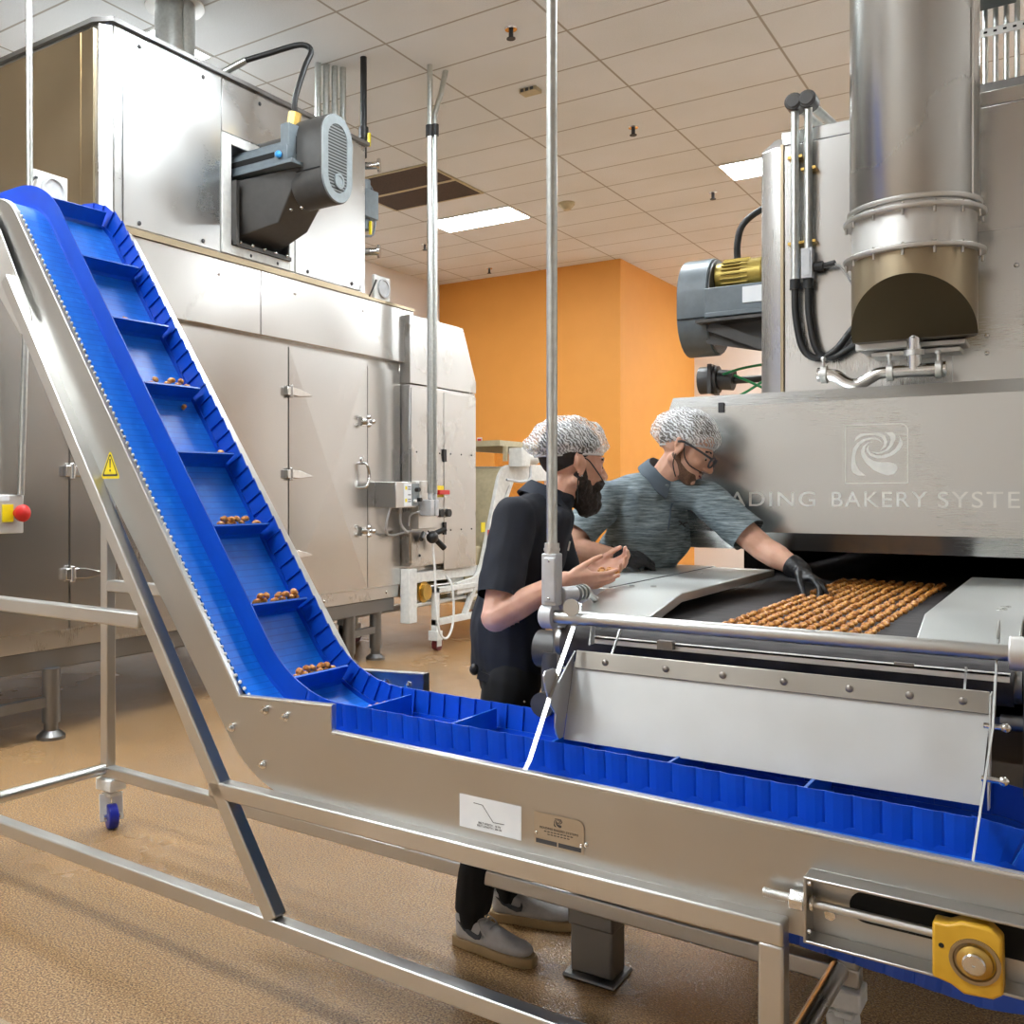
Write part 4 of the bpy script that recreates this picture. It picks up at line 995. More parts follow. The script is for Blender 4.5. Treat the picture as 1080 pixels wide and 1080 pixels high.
# mitred end box: cylinder cut by a slanting plane
b = MB(); b.lathe([(DR - .006, 2.11), (DR - .006, 2.425)], (DX, DY, 0), n=96)
g = b.bm.verts[:] + b.bm.edges[:] + b.bm.faces[:]
n0 = V((0, -1, -1.08)).normalized()
r_ = bmesh.ops.bisect_plane(b.bm, geom=g, plane_co=(DX, DY - .22, 2.325), plane_no=n0, clear_outer=True)
ed = [e for e in r_['geom_cut'] if isinstance(e, bmesh.types.BMEdge)]
bmesh.ops.holes_fill(b.bm, edges=ed, sides=0)
de_ = b.build('duct_end', 'steel_warm', du, ang=25); de_.data.materials.append(M['steel_shade'])
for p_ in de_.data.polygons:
    if p_.normal.z < -.3: p_.material_index = 1  # down-facing faces take the darker copy, their shade painted in
quick('duct_outlet', lambda b: b.box(DX - .15, DX + .15, DY + .05, YF - .012, 2.13, 2.40), 'steel_warm', du)
# drain fittings under the duct
dr = thing('drain_pipe', (DX, 4.36, 1.96), 'sanitary drain pipe with clamps under the round duct, above the hood', 'pipe')
quick('pipe', lambda b: (b.cyl((DX, 4.36, 1.985), (DX, 4.36, 2.12), .027), b.cyl((-.62, 4.36, 1.985), (-.44, 4.36, 1.985), .026), b.tube([(-.62, 4.36, 1.985), (-.66, 4.36, 1.982), (-.70, 4.36, 1.960), (-.74, 4.36, 1.942), (-.78, 4.36, 1.955), (-.82, 4.36, 1.985), (-.86, 4.36, 1.992)], .025, 16, sub=5)), 'chrome', dr)
def clamp(c_, ax):
    d = V(ax); return quick('clamp', lambda b: (b.cyl(V(c_) - d * .011, V(c_) + d * .011, .037, n=24), b.cyl(V(c_) + V((0, -.02, .02)) + V((0, 0, .0)), V(c_) + V((.0, -.02, .065)), .006, n=8), b.sph(V(c_) + V((0, -.02, .062)), .011, 8)), 'steel_dull', dr)
clamp((DX, 4.36, 2.055), (0, 0, 1)); clamp((-.615, 4.36, 1.985), (1, 0, 0)); clamp((-.445, 4.36, 1.985), (1, 0, 0)); clamp((-.86, 4.36, 1.992), (1, 0, 0))
quick('end_cap', lambda b: (b.cyl((-.43, 4.36, 1.985), (-.42, 4.36, 1.985), .03), b.cyl((-.885, 4.36, 1.992), (-.872, 4.36, 1.992), .03)), 'chrome', dr)
dp = bp('damper_frame', lambda b: (b.box(-.74, -.36, 4.42, YF - .012, 2.085, 2.105), b.box(-.70, -.38, 4.45, YF - .012, 2.06, 2.08), b.box(-.75, -.56, 4.40, 4.43, 2.085, 2.115)), 'steel_dull', bevel=.003)
# electrical conduits and hoses on the oven front
def hose(x, dx, label, fitting):
    t = thing('oven_conduit', (x, YF - .06, 2.2), label, 'conduit', 'conduits on the right oven front')
    y = YF - .055
    quick('pipe', lambda b: b.cyl((x, y, 2.44), (x, y, 3.21), .017, n=16), 'zinc', t)
    quick('elbow_box', lambda b: (b.cyl((x, y - .035, 3.215), (x, y + .05, 3.215), .038, n=18), b.cyl((x, y - .042, 3.215), (x, y - .035, 3.215), .030, n=18)), 'motor_grey', t, bevel=.004)
    quick('back_pipe', lambda b: b.cyl((x, y + .05, 3.215), (x + .10, YF + .5, 3.16), .018, n=12), 'zinc', t)
    quick('hose', lambda b: b.tube([(x, y, 2.46), (x, y, 2.40), (x + .005, y, 2.27), (x + .035, y, 2.13 - dx * .1), (x + .10, y, 2.085), (x + .17, y, 2.12), (x + .24, y + .01, 2.21 - dx), (x + .34, y + .02, 2.28 - dx)], .0155, 12, sub=6), 'black', t)
    quick('hose_end', lambda b: b.cyl((x, y, 2.395), (x, y, 2.44), .022, n=14), 'black', t)
    quick('strut_clip', lambda b: [b.box(x - .03, x + .03, y - .004, YF - .012, z - .006, z + .006) for z in (2.60, 2.98 - dx)], 'brass', t)
    if fitting:
        quick('conduit_body', lambda b: (b.obox((x, y - .01, 2.50), (.045, .05, .13)), b.obox((x, y - .037, 2.50), (.03, .004, .11))), 'grey_cast', t, bevel=.010, seg=3)
        quick('side_plug', lambda b: (b.cyl((x + .02, y, 2.485), (x + .06, y, 2.485), .022, n=14), b.cyl((x + .06, y, 2.485), (x + .11, y - .01, 2.49), .012, n=12)), 'black', t)
        quick('thin_cable', lambda b: (b.tube([(x + .10, y - .01, 2.49), (x + .14, y - .01, 2.46), (x + .18, y - .01, 2.38), (x + .21, y, 2.33), (x + .23, y, 2.30)], .004, 6, sub=5), b.tube([(x + .23, y, 2.50), (x + .19, y - .01, 2.42), (x + .185, y, 2.36), (x + .25, y, 2.31)], .0035, 6, sub=5)), 'zinc', t)
hose(-1.017, 0, 'vertical conduit with a black hose on the right oven front, nearer its left edge', False)
hose(-.962, .06, 'vertical conduit with a grey junction fitting and black hose on the right oven front', True)
# fan on the oven's left flank
fm = bp('fan_housing', lambda b: b.prism([(y, z) for y, z in stadium(5.2, 2.478, .40, .51)], 'yz', -1.70, -1.545), 'motor_blue', bevel=.006)
bp('housing_seam', lambda b: b.box(-1.695, -1.55, 4.995, 5.0, 2.395, 2.40), 'black_hole', fm)
bp('housing_back', lambda b: b.prism(stadium(5.2, 2.478, .38, .49), 'yz', -1.545, -1.535), 'motor_grey', fm)
bp('motor', lambda b: (b.cyl((-1.53, 5.15, 2.62), (-1.20, 5.15, 2.62), .072, n=24), b.cyl((-1.40, 5.15, 2.62), (-1.30, 5.15, 2.62), .080, n=24)), 'gold_paint', fm)
bp('motor_fins', lambda b: [b.obox((-1.43, 5.15 + .078 * math.cos(a), 2.62 + .078 * math.sin(a)), (.13, .006, .02) if abs(math.cos(a)) < .5 else (.13, .02, .006)) for a in [R(18 * q) for q in range(20)]], 'gold_paint', fm)
bp('motor_base', lambda b: (b.box(-1.55, XL, 4.98, 5.34, 2.41, 2.54), b.box(-1.54, XL, 4.95, 5.36, 2.385, 2.41)), 'motor_blue', fm, bevel=.004)
bp('rating_plate', lambda b: b.box(-1.36, -1.24, 4.975, 4.98, 2.445, 2.525), 'sticker', fm)
bp('support_bracket', lambda b: (b.prism([(-1.56, 2.37), (XL, 2.37), (XL, 2.20), (-1.25, 2.20), (-1.56, 2.27)], 'xz', 5.05, 5.06), b.box(-1.58, XL, 4.93, 5.36, 2.36, 2.375), b.bar((-1.53, 5.0, 2.35), (-1.2, 5.0, 2.20), .02, .05)), 'motor_grey', fm)
bp('motor_cable', lambda b: b.tube([(-1.43, 5.15, 2.68), (-1.43, 5.14, 2.78), (-1.40, 5.14, 2.88), (-1.30, 5.16, 2.95), (-1.15, 5.2, 2.99)], .017, 10, sub=5), 'black', fm)
aw = bp('air_regulator', lambda b: (b.cyl((-1.70, 5.4, 2.12), (-1.60, 5.4, 2.12), .075, n=20), b.cyl((-1.60, 5.4, 2.12), (-1.52, 5.4, 2.11), .055, n=18), b.cyl((-1.52, 5.4, 2.11), (XL, 5.4, 2.11), .02, n=10), b.box(-1.64, -1.62, 5.32, 5.48, 2.04, 2.20)), 'motor_grey')
bp('air_tube', lambda b: (b.tube([(-1.56, 5.34, 2.14), (-1.45, 5.3, 2.16), (-1.30, 5.28, 2.17), (-1.27, 5.3, 2.14), (-1.40, 5.3, 2.05), (-1.5, 5.3, 2.0)], .007, 8, sub=6), b.tube([(-1.5, 5.34, 2.13), (-1.40, 5.3, 2.08), (-1.25, 5.3, 2.0)], .007, 8, sub=5)), 'green', aw)
# pipe rack and dark box above the oven
rk = thing('pipe_rack', (-.1, 5.62, 3.11), 'row of upright pipes on a slotted rail above the right oven', 'pipe rack')
for k in range(6): quick('upright_pipe', lambda b: b.cyl((-.375 + .044 * k, 5.62, 3.11), (-.375 + .044 * k, 5.62, 4.6), .0125, n=12), 'zinc', rk)
def srail(b):
    b.box(-.60, .5, 5.60, 5.605, 3.735, 3.775); b.mi = 1
    for k in range(26): b.box(-.58 + .04 * k, -.565 + .04 * k, 5.597, 5.601, 3.750, 3.760)
quick('slotted_rail', srail, ['steel_dull', 'black_hole'], rk)
quick('bottom_rail', lambda b: b.box(-.60, .5, 5.58, 5.64, 3.11, 3.50), 'steel_dark', rk)
quick('control_box', lambda b: b.box(-.45, -.245, 5.45, 5.59, 3.86, 4.3), 'tinted', rk, bevel=.006)

# ------------------------------------------------------------------ discharge end of the oven band
de = thing('discharge_table', (-.65, 3.2, 0), 'stainless discharge end of the oven with a dark mesh band between two covers', 'machine')
def dpn(name, fn, mat, par=de, **kw): return quick(name, fn, mat, par, **kw)
def bandmesh(b):
    pts = fillet_path([(6.9, 1.128), (2.50, 1.128), (2.50, 1.03), (4.6, 1.03)], (.045, .045), .01)
    inn = [(p.x, p.y) for p in pts]
    rr = []
    for i, p in enumerate(pts):
        t = (pts[min(i + 1, len(pts) - 1)] - pts[max(i - 1, 0)]).normalized(); nn = V((-t.y, t.x)); q = p + nn * .005
        rr.append([(-1.18, p.x, p.y), (-.115, p.x, p.y), (-.115, q.x, q.y), (-1.18, q.x, q.y)])
    b.rings(rr)
band_ = dpn('mesh_band', bandmesh, 'band')
dpn('nose_roller', lambda b: b.cyl((-1.2, 2.552, 1.079), (-.1, 2.552, 1.079), .042), 'steel_dark')
# covers
dpn('left_deck', lambda b: b.prism([(2.925, 1.10), (2.925, 1.20), (4.05, 1.20), (4.05, 1.10)], 'yz', -1.42, -1.212), 'steel_cover', bevel=.004)
lc = dpn('left_cover', lambda b: b.prism([(2.625, 1.157), (2.90, 1.2005), (3.99, 1.2005), (3.99, 1.172), (2.90, 1.172), (2.64, 1.130), (2.625, 1.130)], 'yz', -1.208, -.968), 'steel_cover', bevel=.003)
for x, y in ((-1.16, 2.99), (-1.10, 3.02), (-1.14, 3.62)): quick('cover_bolt', lambda b: b.cyl((x, y, 1.2), (x, y, 1.205), .010, n=6), 'chrome', lc)
dpn('cover_seam', lambda b: b.box(-1.2125, -1.2075, 2.93, 4.0, 1.195, 1.2015), 'ink', lc)
rc = dpn('right_cover', lambda b: b.prism([(2.60, 1.158), (2.75, 1.2005), (4.05, 1.2005), (4.05, 1.172), (2.75, 1.172), (2.62, 1.11), (2.60, 1.11)], 'yz', -.312, -.108), 'steel_cover', bevel=.003)
dpn('right_deck', lambda b: b.box(-.107, .22, 2.76, 4.05, 1.08, 1.20), 'steel_dull', bevel=.003)
for x, y in ((-.165, 2.93), (-.155, 2.95), (-.150, 3.02), (-.16, 3.0)): quick('cover_bolt', lambda b: b.cyl((x, y, 1.2), (x, y, 1.205), .007, n=6), 'chrome', rc)
# side frames and pedestal
dpn('side_frame', lambda b: (b.box(-1.42, -1.215, 2.95, 4.5, .92, 1.10), b.box(-1.23, -1.20, 2.56, 2.95, .93, 1.13)), 'steel_dark', bevel=.004)
dpn('side_frame', lambda b: (b.box(-.095, .22, 2.78, 4.5, .80, 1.08), b.box(-.095, -.07, 2.44, 2.78, .86, 1.15)), 'steel_dark', bevel=.004)
def ped(x, y):
    dpn('pedestal', lambda b: (b.box(x - .075, x + .075, y - .06, y + .06, .16, .92), b.box(x - .068, x + .068, y - .054, y + .054, .015, .17), b.box(x - .085, x + .085, y - .08, y + .08, 0, .015)), 'steel_dark', bevel=.008)
ped(-1.22, 2.86); ped(.02, 2.90)
dpn('cross_member', lambda b: b.box(-1.2, .0, 3.0, 3.1, .80, .92), 'steel_dark')
dpn('catch_pan', lambda b: b.box(-1.2, -.1, 2.62, 4.4, .97, .99), 'steel_dark')
# guard tube with end sockets, second bar
gtb = dpn('guard_tube', lambda b: b.cyl((-1.165, 2.40, 1.168), (-.10, 2.40, 1.168), .0175, n=24), 'steel')
dpn('tube_socket', lambda b: (b.cyl((-1.18, 2.40, 1.168), (-1.145, 2.40, 1.168), .034, n=24), b.cyl((-1.185, 2.40, 1.168), (-1.18, 2.40, 1.168), .028, n=24)), 'grey_cast', gtb, bevel=.003)
dpn('tube_socket', lambda b: (b.cyl((-.118, 2.40, 1.168), (-.06, 2.40, 1.168), .036, n=24)), 'steel_dull', gtb, bevel=.003)
dpn('tube_arm', lambda b: (b.bar((-1.165, 2.42, 1.165), (-1.215, 2.70, 1.10), .02, .04), b.bar((-.08, 2.42, 1.165), (-.085, 2.75, 1.10), .02, .05)), 'steel_dull', gtb)
dpn('nose_bar', lambda b: (b.box(-1.07, -.12, 2.462, 2.470, 1.096, 1.112), b.box(-1.07, -.12, 2.462, 2.492, 1.108, 1.112)), 'steel_dull')
dpn('bar_clip', lambda b: (b.box(-.88, -.84, 2.44, 2.462, 1.10, 1.122), b.box(-.34, -.30, 2.46, 2.47, 1.112, 1.118)), 'steel_dark')
dpn('drive_motor', lambda b: (b.cyl((-1.30, 2.62, 1.04), (-1.18, 2.62, 1.04), .055, n=20), b.cyl((-1.235, 2.60, .80), (-1.235, 2.60, 1.04), .045, n=18), b.cyl((-1.235, 2.56, .90), (-1.235, 2.50, .90), .035, n=16)), 'motor_grey')
dpn('tracking_roller', lambda b: (b.cyl((-.14, 2.52, 1.00), (.10, 2.52, 1.00), .018, n=16), b.cyl((-.10, 2.60, .86), (.12, 2.60, .86), .045, n=20), b.box(-.07, -.03, 2.5, 2.72, .80, 1.10)), 'steel_dark')
# chute with its slotted bracket and straps
ch = dpn('chute', lambda b: b.hexa([(-1.09, 2.334, .860), (-.165, 2.334, .860), (-.165, 2.338, .860), (-1.09, 2.338, .860), (-1.09, 2.398, 1.052), (-.150, 2.398, 1.052), (-.150, 2.402, 1.052), (-1.09, 2.402, 1.052)]), 'steel_flap')
def plane_strip(b, x0, x1, y0, z0_, y1, z1, th):
    b.hexa([(x0, y0 - th, z0_), (x1, y0 - th, z0_), (x1, y0, z0_), (x0, y0, z0_), (x0, y1 - th, z1), (x1, y1 - th, z1), (x1, y1, z1), (x0, y1, z1)])
stp = dpn('clamp_strip', lambda b: plane_strip(b, -1.085, -.152, 2.392, 1.038, 2.407, 1.083, .006), 'steel_strip', ch, bevel=.002)
dpn('strip_bolts', lambda b: [b.sph((x, 2.391, 1.060), (.0085, .005, .0085), 10) for x in (-1.0, -.84, -.70, -.56, -.42, -.30, -.20)], 'steel_strip', ch)
hook = [(2.412, 1.080), (2.306, 1.01), (2.289, 1.049), (2.278, 1.052), (2.232, 1.052), (2.224, 1.04), (2.233, 1.007), (2.266, .957), (2.292, .932), (2.289, .899), (2.296, .880), (2.310, .866), (2.334, .860), (2.400, 1.052)]
dpn('slotted_bracket', lambda b: b.prism(hook, 'yz', -1.096, -1.091), 'steel_flap', ch, bevel=.001)
sl_ = [(2.2525, 1.040), (2.244, 1.040), (2.252, 1.010), (2.280, .965), (2.287, .970), (2.262, 1.012)]
dpn('bracket_slot', lambda b: b.prism(sl_, 'yz', -1.0965, -1.0958), 'black_hole', ch)
dpn('slot_bolt', lambda b: (b.cyl((-1.096, 2.285, .972), (-1.108, 2.285, .972), .007, n=8), b.cyl((-1.096, 2.372, 1.035), (-1.106, 2.372, 1.035), .009, n=8)), 'chrome', ch)
dpn('end_plate', lambda b: b.prism([(2.412, 1.083), (2.36, 1.083), (2.300, .90), (2.30, .862), (2.338, .858)], 'yz', -.150, -.147), 'steel_flap', ch)
def strap(xa, xb, name='strap'):
    return dpn(name, lambda b: (b.rings([[(xa, y - .010, z), (xa - .004, y - .010, z), (xa - .004, y + .012, z), (xa, y + .012, z)] if i < 2 else [(xb, y - .010, z), (xb - .004, y - .010, z), (xb - .004, y + .012, z), (xb, y + .012, z)] for i, (y, z) in enumerate(((2.455, 1.20), (2.29, 1.03), (2.107, .803)))]), b.cyl((xa - .004, 2.458, 1.203), (xa, 2.458, 1.203), .026, n=20)), 'steel_flap', ch)
def flat_strap(b):
    pts = ((2.436, 1.205), (2.425, 1.18), (2.29, 1.03), (2.140, .848), (2.1125, .828), (2.1105, .795))
    b.rings([[(-1.095, y - .002, z), (-1.083, y - .002, z), (-1.083, y + .002, z), (-1.095, y + .002, z)] for y, z in pts])
    b.cyl((-1.0885, 2.376, 1.198), (-1.0885, 2.380, 1.198), .023, n=24)
dpn('strap', flat_strap, 'steel', ch); strap(-.138, -.160)
for y, z in ((2.36, 1.02), (2.30, .925)): dpn('strap_bolt', lambda b: (b.cyl((-.160, y, z), (-.120, y, z), .006, n=10), b.sph((-.122, y, z), .010, 8)), 'chrome', ch)
dpn('tube_hook', lambda b: (b.prism([(2.402, 1.08), (2.41, 1.08), (2.47, 1.135), (2.46, 1.14)], 'yz', -.99, -.986), b.prism([(2.402, 1.08), (2.41, 1.08), (2.45, 1.12), (2.44, 1.125)], 'yz', -.20, -.196), b.prism([(2.40, 1.10), (2.43, 1.10), (2.44, 1.16), (2.42, 1.165)], 'yz', -1.05, -1.046)), 'steel_flap', ch)

# conduit with junction fitting at the tube's left end
cd = thing('drop_conduit', (-1.155, 2.40, 1.19), 'tall galvanised conduit in the middle with a grey junction fitting at its foot', 'conduit')
quick('pipe', lambda b: b.cyl((-1.155, 2.40, 1.36), (-1.155, 2.40, ZC), .0145, n=20), 'zinc', cd)
quick('coupling', lambda b: (b.cyl((-1.155, 2.40, 1.335), (-1.155, 2.40, 1.365), .020, n=16), b.cyl((-1.155, 2.40, 1.345), (-1.155, 2.40, 1.352), .023, n=6)), 'steel_dull', cd)
quick('junction_fitting', lambda b: (b.obox((-1.155, 2.40, 1.268), (.044, .040, .14)), b.obox((-1.150, 2.376, 1.268), (.034, .008, .12)), b.cyl((-1.14, 2.42, 1.225), (-1.12, 2.47, 1.225), .022, n=16)), 'grey_cast', cd, bevel=.010, seg=4)
quick('fitting_screw', lambda b: [b.sph((-1.150, 2.371, z), .004, 8) for z in (1.318, 1.218)], 'chrome', cd)
quick('flex_nipple', lambda b: [b.cyl((-1.12 - .0 * k, 2.47 + .012 * k, 1.225), (-1.12, 2.478 + .012 * k, 1.225), .019 if k % 2 else .023, n=16) for k in range(6)] + [b.cyl((-1.12, 2.54, 1.225), (-1.135, 2.60, 1.21), .013, n=10), b.cyl((-1.135, 2.60, 1.21), (-1.24, 2.93, 1.15), .010, n=10)], 'zinc', cd)

# baked nuggets in rows on the band
NROW = 11
lst = []
for r in range(NROW):
    x = -.787 + .0352 * r
    y = 2.60 + rng.uniform(0, .03)
    while y < 4.40:
        lst.append((y, r, x + rng.uniform(-.004, .004))); y += .058 + rng.uniform(-.006, .006)
lst.sort()
HANDXY = V((-.765, 3.69))
lst = [q for q in lst if (V((q[2], q[0])) - HANDXY).length > .045 or q[2] > -.74]
near_, far_ = lst[:300], lst[300:]
def rowlabel(r):
    if r == 0: return 'golden nugget on the dark band, in the row nearest the left cover'
    if r == NROW - 1: return 'golden nugget on the dark band, in the row nearest the right cover'
    return f'golden nugget on the dark band, in the {ORD[r]} row counted from the left cover'
for y, r, x in near_:
    nugget((x, y, 1.133 + ZN), rowlabel(r), 'rows of nuggets on the band', (0, 0, rng.gauss(0, .5) + (math.pi if rng.random() < .5 else 0)), rng.uniform(.86, .99))
bm2 = bmesh.new()
for y, r, x in far_:
    me = NUG[rng.randrange(6)].copy(); me.transform(Matrix.Translation((x, y, 1.133 + ZN)) @ Matrix.Rotation(rng.uniform(0, 6), 4, 'Z')); bm2.from_mesh(me); bpy.data.meshes.remove(me)
me = bpy.data.meshes.new('baked_nuggets'); bm2.to_mesh(me); bm2.free()
o = link('baked_nuggets', me, 'nugget'); me.shade_smooth(); o['kind'] = 'stuff'; tag(o, 'far ends of the nugget rows where the band enters the dark oven', 'nuggets')
# ------------------------------------------------------------------ people
CR, CF, UP = V((.8132, .582, 0)), V((-.582, .8132, 0)), V((0, 0, 1))
_sp = []
for i in range(1, 8):
    for k in range(14):
        a, c_ = math.pi * i / 8, 2 * math.pi * k / 14
        _sp.append(V((math.sin(a) * math.cos(c_), math.sin(a) * math.sin(c_), math.cos(a))))
_sp += [V((0, 0, 1)), V((0, 0, -1))]
def basis(f, u=UP):
    f = V(f).normalized(); l = V(u).cross(f).normalized(); return Matrix((f, l, f.cross(l))).transposed()
I3 = Matrix.Identity(3)
def ell(c_, r, rot=I3):
    r = (r, r, r) if not hasattr(r, '__len__') else r; c_ = V(c_)
    return [c_ + rot @ V((p.x * r[0], p.y * r[1], p.z * r[2])) for p in _sp]
def cap(p0, r0, p1, r1): return ell(p0, r0) + ell(p1, r1)
def blob_mesh(prims, voxel, smooth=5, cuts=(), disp=None, solid=0., fac=.5):
    bm = bmesh.new()
    for pts in prims:
        vs = [bm.verts.new(p) for p in pts]
        r = bmesh.ops.convex_hull(bm, input=vs)
        bmesh.ops.delete(bm, geom=list({g for g in r['geom_interior'] + r['geom_unused'] if isinstance(g, bmesh.types.BMVert)}), context='VERTS')
    bmesh.ops.recalc_face_normals(bm, faces=bm.faces[:])
    me = bpy.data.meshes.new('t'); bm.to_mesh(me); bm.free()
    o = bpy.data.objects.new('t', me); COL.objects.link(o)
    m = o.modifiers.new('r', 'REMESH'); m.mode = 'VOXEL'; m.voxel_size = voxel
    s = o.modifiers.new('s', 'SMOOTH'); s.iterations = smooth; s.factor = fac
    bpy.context.view_layer.update()
    out = bpy.data.meshes.new_from_object(o.evaluated_get(bpy.context.evaluated_depsgraph_get()))
    bpy.data.objects.remove(o); bpy.data.meshes.remove(me)
    if disp:
        ns = [v.normal.copy() for v in out.vertices]
        for v, n_ in zip(out.vertices, ns): v.co += n_ * disp(v.co)
    if cuts or solid:
        bm = bmesh.new(); bm.from_mesh(out)
        for co_, no_, keep in cuts:     # keep(point) limits the cut to one region
            vs = [v for v in bm.verts if keep is None or keep(v.co)]
            sv = set(vs)
            g = vs + [e for e in bm.edges if e.verts[0] in sv and e.verts[1] in sv] + [f for f in bm.faces if all(v in sv for v in f.verts)]
            bmesh.ops.bisect_plane(bm, geom=g, plane_co=co_, plane_no=no_, clear_outer=True)
        if solid:
            bmesh.ops.solidify(bm, geom=bm.faces[:], thickness=solid)
        bm.to_mesh(out); bm.free()
    return out
def blob(name, prims, mat, parent, voxel=.006, smooth=5, cuts=(), disp=None, solid=0., fac=.5):
    out = blob_mesh(prims, voxel, smooth, cuts, disp, solid, fac)
    out.name = name
    out.materials.clear()
    return link(name, out, mat, parent, ang=60)

def hand(wr, d, n, thumb_side, curl, r=.0088, spread=.35, thumb_curl=.5, size=1.0, thumb_dir=None):
    """hulls for a palm and five separate fingers. d: finger direction, n: the way the palm faces"""
    d = V(d).normalized(); n = V(n); n = (n - d * n.dot(d)).normalized(); s = d.cross(n) * thumb_side
    wr = V(wr); P = []
    kn = [wr + (d * a + s * q + n * h) * size for a, q, h in ((.088, .030, .0), (.092, .010, -.004), (.087, -.011, -.003), (.078, -.031, .002))]
    P.append(sum((ell(k, r * 1.12) for k in kn), []) + ell(wr + s * .014 * size, r * 1.7) + ell(wr - s * .014 * size, r * 1.6))
    P.append(ell(wr + (d * .030 + s * .020 + n * .012) * size, r * 1.5) + ell(wr + (d * .065 + s * .030 + n * .006) * size, r * 1.2))
    L = [.074, .082, .076, .060]
    for i, k in enumerate(kn):
        side = (1.5 - i) * spread * .12; dirv = (d + s * side).normalized(); p = k; c0 = curl[i] if hasattr(curl, '__len__') else curl
        a = 0
        for j, f in enumerate((.45, .30, .25)):
            a += c0 * (.8, 1.1, .8)[j]
            v = dirv * math.cos(a) + n * math.sin(a); q = p + v * L[i] * f * size
            rr = r * (1.0, .93, .86)[j]; P.append(cap(p, rr, q, rr * .94)); p = q
    t0 = wr + (d * .028 + s * .030 + n * .010) * size
    td = V(thumb_dir).normalized() if thumb_dir else (d * .70 + s * .62 + n * .35).normalized()
    t1 = t0 + td * .042 * size; tv = (td * math.cos(thumb_curl) + (d * .8 + n * .5 - s * .3).normalized() * math.sin(thumb_curl)).normalized()
    t2 = t1 + tv * .032 * size; t3 = t2 + (tv + d * .25).normalized() * .022 * size
    P += [cap(wr + (d * .012 + s * .016) * size, r * 1.5, t0, r * 1.45), cap(t0, r * 1.4, t1, r * 1.15), cap(t1, r * 1.12, t2, r * 1.02), cap(t2, r * 1.0, t3, r * .85)]
    return P

def head_prims(c_, B):
    """B columns: forward, left, up"""
    g = lambda x, y, z: V(c_) + B @ V((x, y, z))
    e = lambda x, y, z, r, rot=I3: ell(g(x, y, z), r, B @ rot)
    P = [e(-.016, 0, .032, (.098, .077, .092)), e(.030, 0, -.010, (.068, .066, .080)),
         e(.045, 0, -.050, (.046, .050, .050)) + e(-.012, .048, -.058, .020) + e(-.012, -.048, -.058, .020) + e(.062, 0, -.098, (.024, .026, .018)),
         e(.076, .030, .016, (.014, .02, .012)) + e(.076, -.030, .016, (.014, .02, .012)) + e(.082, 0, .018, .012),
         e(.090, 0, .002, (.010, .008, .012)) + e(.112, 0, -.032, (.012, .011, .010)),
         e(.108, 0, -.034, (.016, .012, .011)), e(.098, .014, -.037, (.012, .009, .009)), e(.098, -.014, -.037, (.012, .009, .009)),
         e(.058, .042, -.028, (.024, .018, .020)), e(.058, -.042, -.028, (.024, .018, .020)),
         e(.086, 0, -.060, (.012, .022, .007)), e(.084, 0, -.073, (.012, .020, .007)), e(.076, 0, -.096, (.016, .020, .014))]
    for s in (1, -1):
        rot = Matrix.Rotation(R(-12), 3, 'Y') @ Matrix.Rotation(R(22 * s), 3, 'Z')
        P.append(e(-.010, .077 * s, -.006, (.020, .007, .031), rot)); P.append(e(-.006, .076 * s, -.034, (.010, .007, .012), rot))
        P.append(e(-.022, .083 * s, .006, (.009, .006, .022), rot))
    return P

def face_bits(par, c_, B):
    g = lambda x, y, z: V(c_) + B @ V((x, y, z))
    for s in (1, -1):
        m = MB(); m.sph(g(.0755, .031 * s, -.004), .0115, 14); ey = m.build('eye', 'eye', par)
        m = MB(); m.sph(g(.0835, .032 * s, -.007), .0058, 10); m.build('iris', 'iris', ey)
        m = MB(); m.tube([g(.082, .014 * s, .016), g(.087, .030 * s, .022), g(.074, .050 * s, .017)], .0042, 8, sub=4); m.build('eyebrow', 'hair', par)

